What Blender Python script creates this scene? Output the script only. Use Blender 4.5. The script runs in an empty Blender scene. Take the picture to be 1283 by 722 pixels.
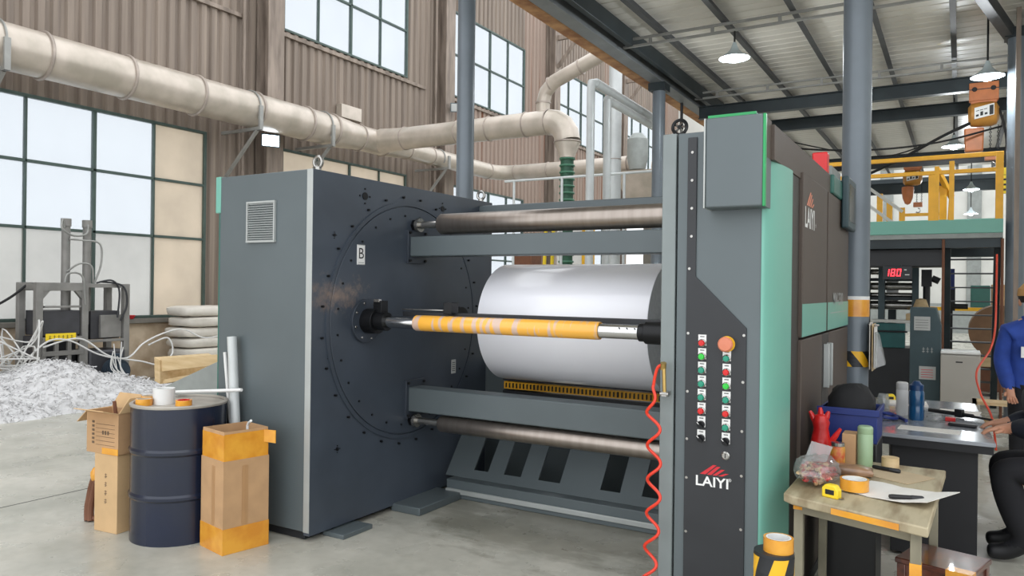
import bpy, bmesh, math, random
from mathutils import Vector, Matrix

SC = bpy.context.scene
COL = SC.collection
R = random.Random(7)
PI = math.pi

# ------------------------------------------------------------------ camera, world, exposure
YAW, ROLL, EYE = math.atan(562 / 950.0), 0.0122, 1.62
fw = Vector((-math.sin(YAW), math.cos(YAW), 0)); rt = Vector((math.cos(YAW), math.sin(YAW), 0)); up = Vector((0, 0, 1))
cr = rt * math.cos(ROLL) + up * math.sin(ROLL); cu = up * math.cos(ROLL) - rt * math.sin(ROLL)
cd = bpy.data.cameras.new('camera'); cd.sensor_width = 36; cd.lens = 950 / 1283 * 36; cd.clip_end = 200
cam = bpy.data.objects.new('camera', cd); COL.objects.link(cam)
m = Matrix((cr, cu, -fw)).transposed().to_4x4(); m.translation = (0, 0, EYE); cam.matrix_world = m
SC.camera = cam
SC.view_settings.view_transform = 'Standard'; SC.view_settings.look = 'None'
SC.view_settings.exposure = 1.32; SC.view_settings.gamma = 1.0; SC.view_settings.use_curve_mapping = False

W = bpy.data.worlds.new('overcast_sky'); SC.world = W; W.use_nodes = True
bg = W.node_tree.nodes['Background']; bg.inputs[0].default_value = (0.95, 0.975, 1.0, 1); bg.inputs[1].default_value = 0.86

# ------------------------------------------------------------------ materials
def lin(c):
    return tuple(((v / 255) / 12.92 if v <= 10 else (((v / 255) + .055) / 1.055) ** 2.4) for v in c) + (1,)

MATS = {}
def M(name, col, rough=.5, metal=0., var=.12, scale=6., stretch=(1, 1, 1), bump=0., col2=None, lo=.35, hi=.65, emit=0., spec=.5, coat=0.):
    """principled material, colour broken up by object-space noise"""
    ma = bpy.data.materials.new(name); ma.use_nodes = True
    nt = ma.node_tree; n, l = nt.nodes, nt.links
    p = n['Principled BSDF']
    p.inputs['Roughness'].default_value = rough; p.inputs['Metallic'].default_value = metal
    p.inputs['Specular IOR Level'].default_value = spec
    if coat: p.inputs['Coat Weight'].default_value = coat
    c = lin(col); c2 = lin(col2) if col2 else tuple(max(0, v * (1 - 2 * var)) for v in c[:3]) + (1,)
    tc = n.new('ShaderNodeTexCoord'); mp = n.new('ShaderNodeMapping'); mp.inputs['Scale'].default_value = stretch
    no = n.new('ShaderNodeTexNoise'); no.inputs['Scale'].default_value = scale; no.inputs['Detail'].default_value = 5
    l.new(tc.outputs['Object'], mp.inputs[0]); l.new(mp.outputs[0], no.inputs['Vector'])
    ra = n.new('ShaderNodeValToRGB')
    ra.color_ramp.elements[0].position = lo; ra.color_ramp.elements[0].color = c2
    ra.color_ramp.elements[1].position = hi; ra.color_ramp.elements[1].color = c
    l.new(no.outputs['Fac'], ra.inputs[0]); l.new(ra.outputs[0], p.inputs['Base Color'])
    if bump:
        b = n.new('ShaderNodeBump'); b.inputs['Strength'].default_value = bump; b.inputs['Distance'].default_value = .02
        l.new(no.outputs['Fac'], b.inputs['Height']); l.new(b.outputs[0], p.inputs['Normal'])
    if emit:
        p.inputs['Emission Color'].default_value = c; p.inputs['Emission Strength'].default_value = emit
    MATS[name] = ma
    return ma

def glass(name, tint, mixw, body, rough=.1, gl=0.):
    """thin clear or dusty pane: see-through tint mixed with a dusty body"""
    ma = bpy.data.materials.new(name); ma.use_nodes = True
    nt = ma.node_tree; n, l = nt.nodes, nt.links
    n.remove(n['Principled BSDF'])
    t = n.new('ShaderNodeBsdfTransparent'); t.inputs[0].default_value = tint
    d = n.new('ShaderNodeBsdfDiffuse'); tr = n.new('ShaderNodeBsdfTranslucent')
    no = n.new('ShaderNodeTexNoise'); no.inputs['Scale'].default_value = 1.2; no.inputs['Detail'].default_value = 4
    tc = n.new('ShaderNodeTexCoord'); l.new(tc.outputs['Object'], no.inputs['Vector'])
    ra = n.new('ShaderNodeValToRGB'); b = lin(body)
    ra.color_ramp.elements[0].position = .3; ra.color_ramp.elements[0].color = tuple(v * .8 for v in b[:3]) + (1,)
    ra.color_ramp.elements[1].position = .7; ra.color_ramp.elements[1].color = b
    l.new(no.outputs['Fac'], ra.inputs[0]); l.new(ra.outputs[0], d.inputs[0]); l.new(ra.outputs[0], tr.inputs[0])
    a = n.new('ShaderNodeMixShader'); a.inputs[0].default_value = .5; l.new(d.outputs[0], a.inputs[1]); l.new(tr.outputs[0], a.inputs[2])
    g = n.new('ShaderNodeBsdfGlossy'); g.inputs['Roughness'].default_value = rough
    m1 = n.new('ShaderNodeMixShader'); m1.inputs[0].default_value = mixw
    l.new(t.outputs[0], m1.inputs[1]); l.new(a.outputs[0], m1.inputs[2])
    m2 = n.new('ShaderNodeMixShader'); m2.inputs[0].default_value = gl
    l.new(m1.outputs[0], m2.inputs[1]); l.new(g.outputs[0], m2.inputs[2])
    l.new(m2.outputs[0], n['Material Output'].inputs[0])
    MATS[name] = ma

M('cladding', (146, 132, 119), .6, .1, scale=1.4, stretch=(6, 6, .22), col2=(112, 100, 90), lo=.3, hi=.7)
M('cladding_rust', (146, 128, 116), .65, .0, scale=1.6, stretch=(5, 5, .12), col2=(126, 84, 60), lo=.30, hi=.44)
M('steel_column', (152, 138, 126), .6, .1, scale=2, stretch=(3, 3, .5), col2=(112, 100, 90))
M('plaster', (210, 192, 168), .9, scale=3.2, col2=(178, 156, 130), lo=.35, hi=.6, bump=.25)
M('far_wall', (214, 214, 208), .8, scale=1.5, var=.05)
M('far_grey', (150, 155, 152), .7, var=.08)
M('window_frame', (74, 90, 84), .5, .2, var=.1)
M('sill', (120, 116, 108), .7, var=.1)
M('duct', (198, 187, 175), .34, .3, scale=2.5, col2=(172, 163, 150))
M('duct_ring', (172, 160, 150), .45, .3)
M('white_pipe', (198, 202, 202), .4, .1, var=.05)
M('green_hose', (38, 84, 62), .55, var=.15)
M('hose_rib', (66, 118, 92), .5, var=.1)
M('post_grey', (112, 121, 129), .37, .12, var=.07, scale=3)
M('dark_beam', (44, 54, 58), .45, .2, var=.15, scale=3)
M('grey_beam', (128, 132, 134), .5, .2, var=.1, scale=3)
M('purlin', (70, 72, 74), .5, .2, var=.1)
M('conduit', (150, 150, 146), .45, .3, var=.08)
M('roof_sheet', (226, 222, 213), .3, .0, scale=.6, stretch=(.4, 1.5, 1), col2=(214, 210, 201))
M('insulation', (196, 150, 104), .8, scale=5, col2=(150, 104, 70))
M('cab_grey', (92, 101, 104), .42, .1, var=.05, scale=2)
M('cab_edge', (176, 180, 178), .4, .3, var=.04)
M('cab_black', (38, 40, 44), .45, var=.08)
M('mint', (112, 172, 156), .38, var=.03, scale=2)
M('mint_light', (150, 204, 194), .4, var=.03)
M('mint_dark', (52, 104, 94), .4, var=.05)
M('bright_green', (30, 150, 84), .3, var=.04)
M('side_brown', (80, 69, 61), .55, .0, var=.05, scale=1.5)
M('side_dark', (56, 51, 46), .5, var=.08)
M('disc_dark', (62, 69, 79), .38, .25, var=.15, scale=3)
M('groove', (24, 26, 30), .5)
M('bolt_dark', (20, 21, 24), .4, .4)
M('steel', (170, 168, 164), .22, .9, var=.06, scale=9)
M('roller_steel', (160, 150, 142), .3, .9, var=.08, scale=2, stretch=(12, 1, 1))
M('chrome', (205, 205, 205), .12, 1., var=.03)
M('film', (240, 240, 246), .22, var=.015, scale=2, coat=.3)
M('film_end', (230, 231, 236), .35, var=.05, scale=30)
M('core_yellow', (240, 176, 66), .3, scale=5, stretch=(5, .6, .6), col2=(206, 176, 158), lo=.44, hi=.5, coat=.4)
M('white', (228, 228, 226), .5, var=.03)
M('white_matte', (222, 222, 220), .8, var=.04)
M('label_grey', (176, 178, 176), .5, var=.05)
M('ink', (32, 32, 36), .6)
M('btn_red', (205, 24, 24), .3, var=.03); M('btn_green', (44, 190, 60), .3, var=.03); M('btn_teal', (26, 140, 112), .3, var=.03)
M('estop', (214, 128, 98), .4, var=.05)
M('logo_red', (214, 40, 52), .4)
M('hose_red', (222, 58, 34), .3, var=.04); M('brass', (190, 160, 96), .3, .8)
M('drum_blue', (24, 33, 56), .26, .1, scale=2.5, col2=(30, 36, 50), coat=.15)
M('drum_rim', (176, 170, 160), .5, .3)
M('carton', (190, 152, 112), .85, var=.07, scale=7); M('carton_top', (206, 172, 128), .85, var=.06)
M('carton_seam', (178, 138, 96), .5, var=.05); M('print_ink', (112, 92, 72), .8)
M('tape_yellow', (228, 164, 58), .25, scale=9, col2=(210, 138, 42), coat=.3)
M('tape_core', (214, 196, 170), .8)
M('caution_yellow', (240, 184, 40), .4, var=.05)
M('rail_yellow', (244, 180, 42), .42, var=.07)
M('hoist_orange', (200, 120, 70), .45, var=.1); M('hoist_yellow', (196, 138, 62), .4, var=.1)
M('lamp_shade', (196, 210, 214), .4, var=.03)
M('bulb', (245, 250, 255), .3, emit=3.); M('flood_emit', (225, 240, 255), .3, emit=4.)
M('beacon', (214, 26, 30), .25, var=.03)
M('led_red', (255, 40, 50), .4, emit=2.2)
M('scrap', (205, 204, 204), .5, var=.06, scale=20)
M('strap', (212, 211, 208), .5, var=.04)
M('baler_grey', (136, 134, 130), .55, .2, var=.12, scale=5); M('baler_dark', (66, 66, 70), .5, .1, var=.12); M('motor_blue', (46, 62, 76), .45, .1, var=.15)
M('sign_yellow', (240, 208, 40), .5, var=.03)
M('bag', (214, 208, 198), .65, scale=4, var=.06, bump=.5)
M('wood_pale', (208, 184, 144), .7, scale=3, stretch=(1, 8, 8), col2=(190, 162, 118))
M('table_wood', (176, 164, 136), .6, scale=3.5, stretch=(5, .9, 2), col2=(124, 106, 78), lo=.28, hi=.58)
M('leg_metal', (146, 140, 120), .6, .1, var=.15)
M('stool_wood', (98, 46, 26), .28, scale=6, stretch=(3, 1, 3), col2=(62, 26, 15), coat=.4)
M('desk_top', (146, 150, 156), .16, .1, var=.1, scale=4); M('desk_dark', (22, 22, 26), .6, var=.1)
M('red_bag', (206, 36, 34), .3, scale=8, col2=(166, 20, 22), bump=.5)
M('thermos_mint', (150, 176, 140), .4, var=.03); M('thermos_white', (206, 206, 206), .4, var=.03)
M('bottle_blue', (18, 74, 116), .12, var=.1, coat=.5); M('bottle_cap', (16, 58, 104), .35)
M('crate_blue', (24, 44, 112), .5, var=.06)
M('black_cloth', (20, 20, 23), .8, var=.2)
M('black_plastic', (22, 22, 25), .45)
M('paper', (222, 218, 212), .85, var=.03); M('paper_tan', (188, 168, 138), .85, var=.08)
M('jar_label', (196, 152, 60), .4, scale=25, col2=(180, 50, 36)); M('snack', (206, 170, 130), .3, scale=22, col2=(170, 30, 30), lo=.46, hi=.54, coat=.6)
M('package', (150, 116, 88), .3, scale=9, col2=(96, 66, 52), coat=.5)
M('jacket_blue', (40, 72, 158), .8, scale=9, var=.13, bump=.5)
M('navy_cloth', (24, 30, 44), .75, scale=8, var=.2, bump=.4); M('trousers', (25, 25, 30), .88, var=.15)
M('skin', (196, 142, 114), .55, var=.05); M('hair', (18, 15, 14), .6); M('shoe', (22, 22, 25), .5); M('sole', (120, 116, 110), .7)
M('cap_tan', (190, 146, 92), .8, var=.1)
M('teal_machine', (24, 92, 92), .4, var=.1); M('console_green', (52, 72, 78), .45, var=.06)
M('fridge_grey', (176, 172, 164), .35, .15, var=.03, scale=3)
M('kraft_roll', (134, 100, 70), .6, var=.1)
M('orange_hose', (222, 72, 44), .4); M('cable_black', (20, 20, 22), .6); M('copper_brown', (118, 76, 54), .7, var=.1)
M('screen', (40, 46, 44), .2)
glass('pane_clear', (.66, .675, .69, 1), .12, (232, 238, 242)); glass('pane_film', (.50, .47, .42, 1), .55, (240, 228, 212)); glass('pane_dusty', (.53, .53, .52, 1), .3, (240, 238, 232))
glass('clear_plastic', (.9, .92, .92, 1), .25, (225, 225, 225), .08, .08)

# plain floor: worn concrete with dark oily stains in front of the machine
def floor_material():
    ma = bpy.data.materials.new('floor_concrete'); ma.use_nodes = True
    nt = ma.node_tree; n, l = nt.nodes, nt.links; p = n['Principled BSDF']
    tc = n.new('ShaderNodeTexCoord')
    def noise(scale, detail=6, st=(1, 1, 1), rough=.55):
        mp = n.new('ShaderNodeMapping'); mp.inputs['Scale'].default_value = st
        t = n.new('ShaderNodeTexNoise'); t.inputs['Scale'].default_value = scale; t.inputs['Detail'].default_value = detail; t.inputs['Roughness'].default_value = rough
        l.new(tc.outputs['Object'], mp.inputs[0]); l.new(mp.outputs[0], t.inputs['Vector']); return t.outputs['Fac']
    def ramp(f, a, b, ca, cb):
        r = n.new('ShaderNodeValToRGB'); r.color_ramp.elements[0].position = a; r.color_ramp.elements[0].color = ca
        r.color_ramp.elements[1].position = b; r.color_ramp.elements[1].color = cb; l.new(f, r.inputs[0]); return r.outputs[0]
    base = ramp(noise(1.3), .35, .65, lin((164, 163, 152)), lin((192, 189, 178)))
    fine = ramp(noise(14, 8), .3, .6, (.88, .88, .87, 1), (1, 1, 1, 1))
    mx = n.new('ShaderNodeMix'); mx.data_type = 'RGBA'; mx.blend_type = 'MULTIPLY'; mx.inputs[0].default_value = 1
    l.new(base, mx.inputs[6]); l.new(fine, mx.inputs[7])
    # oily stain: worn area around the base of the machine
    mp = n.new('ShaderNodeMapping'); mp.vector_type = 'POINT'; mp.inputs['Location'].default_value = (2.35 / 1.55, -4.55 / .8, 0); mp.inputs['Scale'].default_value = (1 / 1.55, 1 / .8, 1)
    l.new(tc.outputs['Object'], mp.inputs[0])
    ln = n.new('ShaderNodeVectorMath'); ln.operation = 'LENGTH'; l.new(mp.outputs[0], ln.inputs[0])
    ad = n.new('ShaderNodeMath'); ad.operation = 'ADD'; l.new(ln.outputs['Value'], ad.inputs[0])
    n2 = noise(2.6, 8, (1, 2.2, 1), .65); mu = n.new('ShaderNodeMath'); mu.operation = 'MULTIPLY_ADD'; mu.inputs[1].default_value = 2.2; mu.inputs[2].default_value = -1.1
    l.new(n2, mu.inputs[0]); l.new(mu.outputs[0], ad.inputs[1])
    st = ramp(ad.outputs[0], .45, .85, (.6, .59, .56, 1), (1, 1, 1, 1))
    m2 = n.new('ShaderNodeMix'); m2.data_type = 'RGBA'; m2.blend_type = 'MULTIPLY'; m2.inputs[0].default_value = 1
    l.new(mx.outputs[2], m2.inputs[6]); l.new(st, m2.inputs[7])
    l.new(m2.outputs[2], p.inputs['Base Color'])
    rr = ramp(noise(3), .3, .7, (.2, .2, .2, 1), (.42, .42, .42, 1)); l.new(rr, p.inputs['Roughness'])
    MATS['floor'] = ma
floor_material()

# dark painted side plate with a patch of bare rubbed metal
def plate_material(name, col):
    ma = M(name, col, .38, .0, var=.12, scale=2.2)
    nt = ma.node_tree; n, l = nt.nodes, nt.links; p = n['Principled BSDF']
    src = p.inputs['Base Color'].links[0].from_socket
    tc = n.new('ShaderNodeTexCoord'); mp = n.new('ShaderNodeMapping'); mp.inputs['Location'].default_value = (0, .74 / .3, -1.56 / .13); mp.inputs['Scale'].default_value = (0, 1 / .3, 1 / .13)
    l.new(tc.outputs['Object'], mp.inputs[0])
    ln = n.new('ShaderNodeVectorMath'); ln.operation = 'LENGTH'; l.new(mp.outputs[0], ln.inputs[0])
    no = n.new('ShaderNodeTexNoise'); no.inputs['Scale'].default_value = 16; no.inputs['Detail'].default_value = 8; no.inputs['Roughness'].default_value = .7; l.new(tc.outputs['Object'], no.inputs['Vector'])
    ad = n.new('ShaderNodeMath'); ad.operation = 'MULTIPLY_ADD'; ad.inputs[1].default_value = 3.2; l.new(no.outputs['Fac'], ad.inputs[0]); l.new(ln.outputs['Value'], ad.inputs[2])
    ra = n.new('ShaderNodeValToRGB'); ra.color_ramp.elements[0].position = .3; ra.color_ramp.elements[0].color = (1, 1, 1, 1)
    ra.color_ramp.elements[1].position = .75; ra.color_ramp.elements[1].color = (0, 0, 0, 1)
    sc = n.new('ShaderNodeMath'); sc.operation = 'MULTIPLY'; sc.inputs[1].default_value = .30; l.new(ad.outputs[0], sc.inputs[0]); l.new(sc.outputs[0], ra.inputs[0])
    mx = n.new('ShaderNodeMix'); mx.data_type = 'RGBA'; l.new(ra.outputs[0], mx.inputs[0]); l.new(src, mx.inputs[6]); mx.inputs[7].default_value = lin((136, 116, 102))
    l.new(mx.outputs[2], p.inputs['Base Color'])
plate_material('plate_dark', (70, 78, 89)); plate_material('disc_plate', (65, 73, 84))

# ------------------------------------------------------------------ mesh builder and tagging
def frame_of(d):
    d = Vector(d).normalized(); a = Vector((0, 0, 1)) if abs(d.z) < .9 else Vector((1, 0, 0))
    u = d.cross(a).normalized(); return u, d.cross(u).normalized()

class MB:
    def __init__(s, mat): s.nb = 0; s.v = []; s.f = []; s.fm = []; s.slots = []; s.use(mat)
    def use(s, mat):
        if mat not in s.slots: s.slots.append(mat)
        s.m = s.slots.index(mat); return s
    def add(s, vs, fs):
        o = len(s.v); s.v += [tuple(v) for v in vs]
        for f in fs: s.f.append([i + o for i in f]); s.fm.append(s.m)
        return s
    def box(s, x0, x1, y0, y1, z0, z1):
        e = min(.0004 * (s.nb % 11), .12 * min(abs(x1 - x0), abs(y1 - y0), abs(z1 - z0))); s.nb += 1   # keeps joined pieces from sharing a face plane
        x0, x1, y0, y1, z0, z1 = x0 + e, x1 - e, y0 + e, y1 - e, z0 + e, z1 - e
        v = [(x, y, z) for x in (x0, x1) for y in (y0, y1) for z in (z0, z1)]
        return s.add(v, [(0, 1, 3, 2), (4, 6, 7, 5), (0, 4, 5, 1), (2, 3, 7, 6), (0, 2, 6, 4), (1, 5, 7, 3)])
    def hexa(s, a, b):  # two quads, same winding
        return s.add(list(a) + list(b), [(3, 2, 1, 0), (4, 5, 6, 7)] + [(i, (i + 1) % 4, 4 + (i + 1) % 4, 4 + i) for i in range(4)])
    def bar(s, p0, p1, w, h, upv=(0, 0, 1)):
        p0, p1 = Vector(p0), Vector(p1); d = (p1 - p0).normalized(); u = Vector(upv)
        if abs(d.dot(u)) > .95: u = Vector((0, 1, 0))
        sd_ = d.cross(u).normalized() * w / 2; uu = sd_.cross(d).normalized() * h / 2
        q = lambda p: [p - sd_ - uu, p + sd_ - uu, p + sd_ + uu, p - sd_ + uu]
        return s.hexa(q(p0), q(p1))
    def cyl(s, p0, p1, r0, r1=None, n=20, caps=True):
        r1 = r0 if r1 is None else r1; p0, p1 = Vector(p0), Vector(p1); u, w = frame_of(p1 - p0)
        ring = lambda p, r: [p + (u * math.cos(2 * PI * i / n) + w * math.sin(2 * PI * i / n)) * r for i in range(n)]
        fs = [(i, (i + 1) % n, n + (i + 1) % n, n + i) for i in range(n)]
        if caps: fs += [tuple(range(n - 1, -1, -1)), tuple(range(n, 2 * n))]
        return s.add(ring(p0, r0) + ring(p1, r1), fs)
    def tube(s, pts, r, n=8, caps=True, closed=False):
        pts = [Vector(p) for p in pts]; k = len(pts); vs = []; u = None
        for i, p in enumerate(pts):
            a = pts[i - 1] if (i or closed) else p; b = pts[(i + 1) % k] if (i < k - 1 or closed) else p
            d = (b - a).normalized()
            if u is None: u, w = frame_of(d)
            else: u = (u - d * u.dot(d)).normalized(); w = d.cross(u)
            rr = r[i] if isinstance(r, (list, tuple)) else r
            vs += [p + (u * math.cos(2 * PI * j / n) + w * math.sin(2 * PI * j / n)) * rr for j in range(n)]
        fs = [(i * n + j, i * n + (j + 1) % n, (i + 1) % k * n + (j + 1) % n, (i + 1) % k * n + j) for i in range(k if closed else k - 1) for j in range(n)]
        if caps and not closed: fs += [tuple(range(n - 1, -1, -1)), tuple(range((k - 1) * n, k * n))]
        return s.add(vs, fs)
    def lathe(s, prof, c, axis='z', n=28):
        vs = []
        for r, h in prof:
            for i in range(n):
                a, b = r * math.cos(2 * PI * i / n), r * math.sin(2 * PI * i / n)
                vs.append({'z': (c[0] + a, c[1] + b, c[2] + h), 'x': (c[0] + h, c[1] + a, c[2] + b), 'y': (c[0] + b, c[1] + h, c[2] + a)}[axis])
        k = len(prof)
        return s.add(vs, [(i * n + j, i * n + (j + 1) % n, (i + 1) * n + (j + 1) % n, (i + 1) * n + j) for i in range(k - 1) for j in range(n)])
    def prism(s, poly, axis, a0, a1):
        mk = {'z': lambda p, a: (p[0], p[1], a), 'y': lambda p, a: (p[0], a, p[1]), 'x': lambda p, a: (a, p[0], p[1])}[axis]
        n = len(poly)
        return s.add([mk(p, a0) for p in poly] + [mk(p, a1) for p in poly],
                     [tuple(range(n - 1, -1, -1)), tuple(range(n, 2 * n))] + [(i, (i + 1) % n, n + (i + 1) % n, n + i) for i in range(n)])
    def ring(s, c, R0, r, axis='x', n=40, k=8):
        pts = []
        for i in range(n):
            a, b = R0 * math.cos(2 * PI * i / n), R0 * math.sin(2 * PI * i / n)
            pts.append({'x': (c[0], c[1] + a, c[2] + b), 'y': (c[0] + a, c[1], c[2] + b), 'z': (c[0] + a, c[1] + b, c[2])}[axis])
        return s.tube(pts, r, k, closed=True)
    def blob(s, c, rad, n=14, k=9, amp=0., seed=0, p=1.):
        rr = random.Random(seed); vs = [(c[0], c[1], c[2] - rad[2])]
        for i in range(1, k):
            t = PI * i / k
            for j in range(n):
                a = 2 * PI * j / n; q = 1 + rr.uniform(-amp, amp)
                f = lambda v: math.copysign(abs(v) ** p, v)
                vs.append((c[0] + rad[0] * f(math.sin(t)) * f(math.cos(a)) * q, c[1] + rad[1] * f(math.sin(t)) * f(math.sin(a)) * q, c[2] - rad[2] * f(math.cos(t)) * q))
        vs.append((c[0], c[1], c[2] + rad[2])); e = len(vs) - 1
        fs = [(0, 1 + (j + 1) % n, 1 + j) for j in range(n)] + [(1 + (i - 1) * n + j, 1 + (i - 1) * n + (j + 1) % n, 1 + i * n + (j + 1) % n, 1 + i * n + j) for i in range(1, k - 1) for j in range(n)]
        fs += [(e, 1 + (k - 2) * n + j, 1 + (k - 2) * n + (j + 1) % n) for j in range(n)]
        return s.add(vs, fs)
    def text(s, body, size, fn, bold=0., ext=.0, sx=1.):
        cu_ = bpy.data.curves.new('t', 'FONT'); cu_.body = body; cu_.size = size; cu_.offset = bold; cu_.align_x = 'CENTER'; cu_.align_y = 'CENTER'; cu_.resolution_u = 3; cu_.extrude = ext
        o = bpy.data.objects.new('t', cu_); me = bpy.data.meshes.new_from_object(o)
        s.add([fn(v.co.x * sx, v.co.y, v.co.z) for v in me.vertices], [tuple(p.vertices) for p in me.polygons])
        bpy.data.objects.remove(o); bpy.data.curves.remove(cu_); bpy.data.meshes.remove(me); return s
    def build(s, name, parent=None, bev=0., smooth=35, local=False, seg=2, fix=True):
        me = bpy.data.meshes.new(name); off = Vector((0, 0, 0))
        root = parent
        while root is not None:
            off += root.location; root = root.parent
        if local: off = Vector((0, 0, 0))
        me.from_pydata([tuple(Vector(v) - off) for v in s.v], [], s.f)
        for k in s.slots: me.materials.append(MATS[k])
        me.polygons.foreach_set('material_index', s.fm)
        if fix:
            b = bmesh.new(); b.from_mesh(me); bmesh.ops.recalc_face_normals(b, faces=b.faces); b.to_mesh(me); b.free()
        if smooth:
            me.polygons.foreach_set('use_smooth', [True] * len(me.polygons)); me.set_sharp_from_angle(angle=math.radians(smooth))
        o = bpy.data.objects.new(name, me); COL.objects.link(o)
        if parent is not None: o.parent = parent
        if bev:
            bm_ = o.modifiers.new('bevel', 'BEVEL'); bm_.width = bev; bm_.segments = seg; bm_.limit_method = 'ANGLE'; bm_.angle_limit = math.radians(40)
        return o

def tag(o, label=None, cat=None, group=None, kind=None):
    for k, v in (('label', label), ('category', cat), ('group', group), ('kind', kind)):
        if v: o[k] = v
    return o
def thing(name, label, cat, loc, rotz=0, group=None, kind=None):
    o = bpy.data.objects.new(name, None); COL.objects.link(o); o.location = loc; o.rotation_euler = (0, 0, rotz); o.empty_display_size = .1
    return tag(o, label, cat, group, kind)
def copy_tree(o, parent=None):
    c = o.copy(); COL.objects.link(c); c.parent = parent
    for ch in list(o.children): copy_tree(ch, c)
    return c
def arc(c, r, a0, a1, n, plane='xz'):
    out = []
    for i in range(n + 1):
        t = math.radians(a0 + (a1 - a0) * i / n); a, b = r * math.cos(t), r * math.sin(t)
        out.append({'xz': (c[0] + a, c[1], c[2] + b), 'xy': (c[0] + a, c[1] + b, c[2]), 'yz': (c[0], c[1] + a, c[2] + b)}[plane])
    return out
def bez(p, n=16):
    """smooth curve through points (Catmull-Rom)"""
    p = [Vector(q) for q in p]; P = [p[0]] + p + [p[-1]]; out = []
    for i in range(1, len(P) - 2):
        a, b, c, d = P[i - 1:i + 3]
        for k in range(n):
            t = k / n
            out.append(.5 * ((2 * b) + (c - a) * t + (2 * a - 5 * b + 4 * c - d) * t * t + (3 * b - a - 3 * c + d) * t ** 3))
    return out + [p[-1]]

# ================================================================== SETTING
b = MB('floor'); b.box(-12.3, 12, -5, 36.3, -.15, 0); floor = tag(b.build('floor', smooth=0), kind='structure')
b = MB('groove')
b.box(-5.905, -5.895, -4, 3.45, -.002, .0012); b.build('floor_joint', floor, smooth=0)
b = MB('groove'); b.box(-12, -4.4, 9.3, 9.31, -.002, .0012); b.build('floor_joint', floor, smooth=0)

XW = -12.0
BAYS = [4.6, 10.45, 16.35, 22.5, 28.5]           # steel columns along the left wall
wall = bpy.data.objects.new('wall_left', None); COL.objects.link(wall); tag(wall, kind='structure')
def corrugated(y0, y1, z0, z1, mat):
    b = MB(mat); p = .22; n = max(1, round((y1 - y0) / p)); p = (y1 - y0) / n; vs = []; fs = []
    prof = [(0, 0), (.30, 0), (.42, .045), (.88, .045), (1, 0)]
    pts = []
    for i in range(n):
        pts += [(y0 + (i + t) * p, XW + d) for t, d in prof[:-1]]
    pts.append((y1, XW))
    for y, x in pts: vs += [(x, y, z0), (x, y, z1)]
    fs = [(2 * i, 2 * i + 2, 2 * i + 3, 2 * i + 1) for i in range(len(pts) - 1)]
    b.add(vs, fs); b.build('corrugated_sheet', wall, smooth=0, fix=False)
LOZ, LOT, UPZ, UPT = 1.03, 4.42, 6.83, 9.18
def spans(i):  # window span inside bay i
    return {0: (4.96, 9.12), 1: (10.9, 14.95), 2: (16.8, 20.85), 3: (22.98, 27.1), 4: (29.0, 33.0)}[i]
ENDS = [4.6, 10.45, 16.35, 22.5, 28.5, 36.0]
corrugated(-5, 4.6, 0.9, 11, 'cladding')
for i in range(5):
    a, c = ENDS[i], ENDS[i + 1]; w0, w1 = spans(i); mt = 'cladding' if i < 2 else 'cladding_rust'
    corrugated(a, w0, .92, 11, 'cladding'); corrugated(w1, c, .92, 11, mt)
    corrugated(w0, w1, LOT, UPZ if i else 11, mt)
    if i: corrugated(w0, w1, UPT, 11, 'cladding')
b = MB('plaster'); b.box(-12.25, -11.93, -5, 36, 0, .95); b.build('plaster_dado', wall, bev=.01)
for i in range(5):
    w0, w1 = spans(i); tag(MB('sill').box(-12.1, -11.84, w0 - .1, w1 + .1, .951, 1.03).build('trim_%d' % (i + 1), bev=.008), kind='structure')
for i in range(1, 4):  # girt under the upper windows
    w0, w1 = spans(i); MB('steel_column').box(-11.97, -11.905, w0 - .3, w1 + .7, UPZ - .13, UPZ - .05).build('girt', wall, bev=.005)
MB('steel_column').box(-11.97, -11.905, 4.8, 9.95, 6.74, 6.82).build('girt', wall, bev=.005)

wn = 0
def window(y0, y1, zs, cols, film):
    global wn; wn += 1
    r = bpy.data.objects.new('window_%d' % wn, None); COL.objects.link(r); r.location = (XW, (y0 + y1) / 2, zs[0]); tag(r, kind='structure')
    b = MB('window_frame'); t = .05; x0, x1 = XW - .03, XW + .06
    b.box(x0, x1, y0, y1, zs[0], zs[0] + t); b.box(x0, x1, y0, y1, zs[-1] - t, zs[-1])
    b.box(x0, x1, y0, y0 + t, zs[0], zs[-1]); b.box(x0, x1, y1 - t, y1, zs[0], zs[-1]); b.build('frame', r, bev=.006)
    dy = (y1 - y0) / cols
    for k in range(1, cols):
        w_ = .05 if k == cols // 2 else .028
        MB('window_frame').box(x0, x1 - .01, y0 + k * dy - w_ / 2, y0 + k * dy + w_ / 2, zs[0], zs[-1]).build('mullion', r, bev=.004)
    for z in zs[1:-1]:
        MB('window_frame').box(x0, x1 - .01, y0, y1, z - .022, z + .022).build('mullion', r, bev=.004)
    for k in range(cols):
        for j in range(len(zs) - 1):
            mt = film(k, j)
            MB(mt).box(XW, XW + .006, y0 + k * dy + .01, y0 + (k + 1) * dy - .01, zs[j] + .01, zs[j + 1] - .01).build('pane', r, smooth=0)
lowz = [LOZ, 2.44, 3.43, LOT]
window(*spans(0), lowz, 4, lambda k, j: 'pane_film' if k == 3 else ('pane_dusty' if j == 0 else 'pane_clear'))
window(*spans(1), lowz, 4, lambda k, j: 'pane_film')
window(*spans(2), lowz, 4, lambda k, j: 'pane_clear')
window(*spans(3), lowz, 4, lambda k, j: 'pane_clear')
for i in (1, 2, 3, 4): window(*spans(i), [UPZ, 8.0, UPT], 4, lambda k, j: 'pane_clear')

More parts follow.
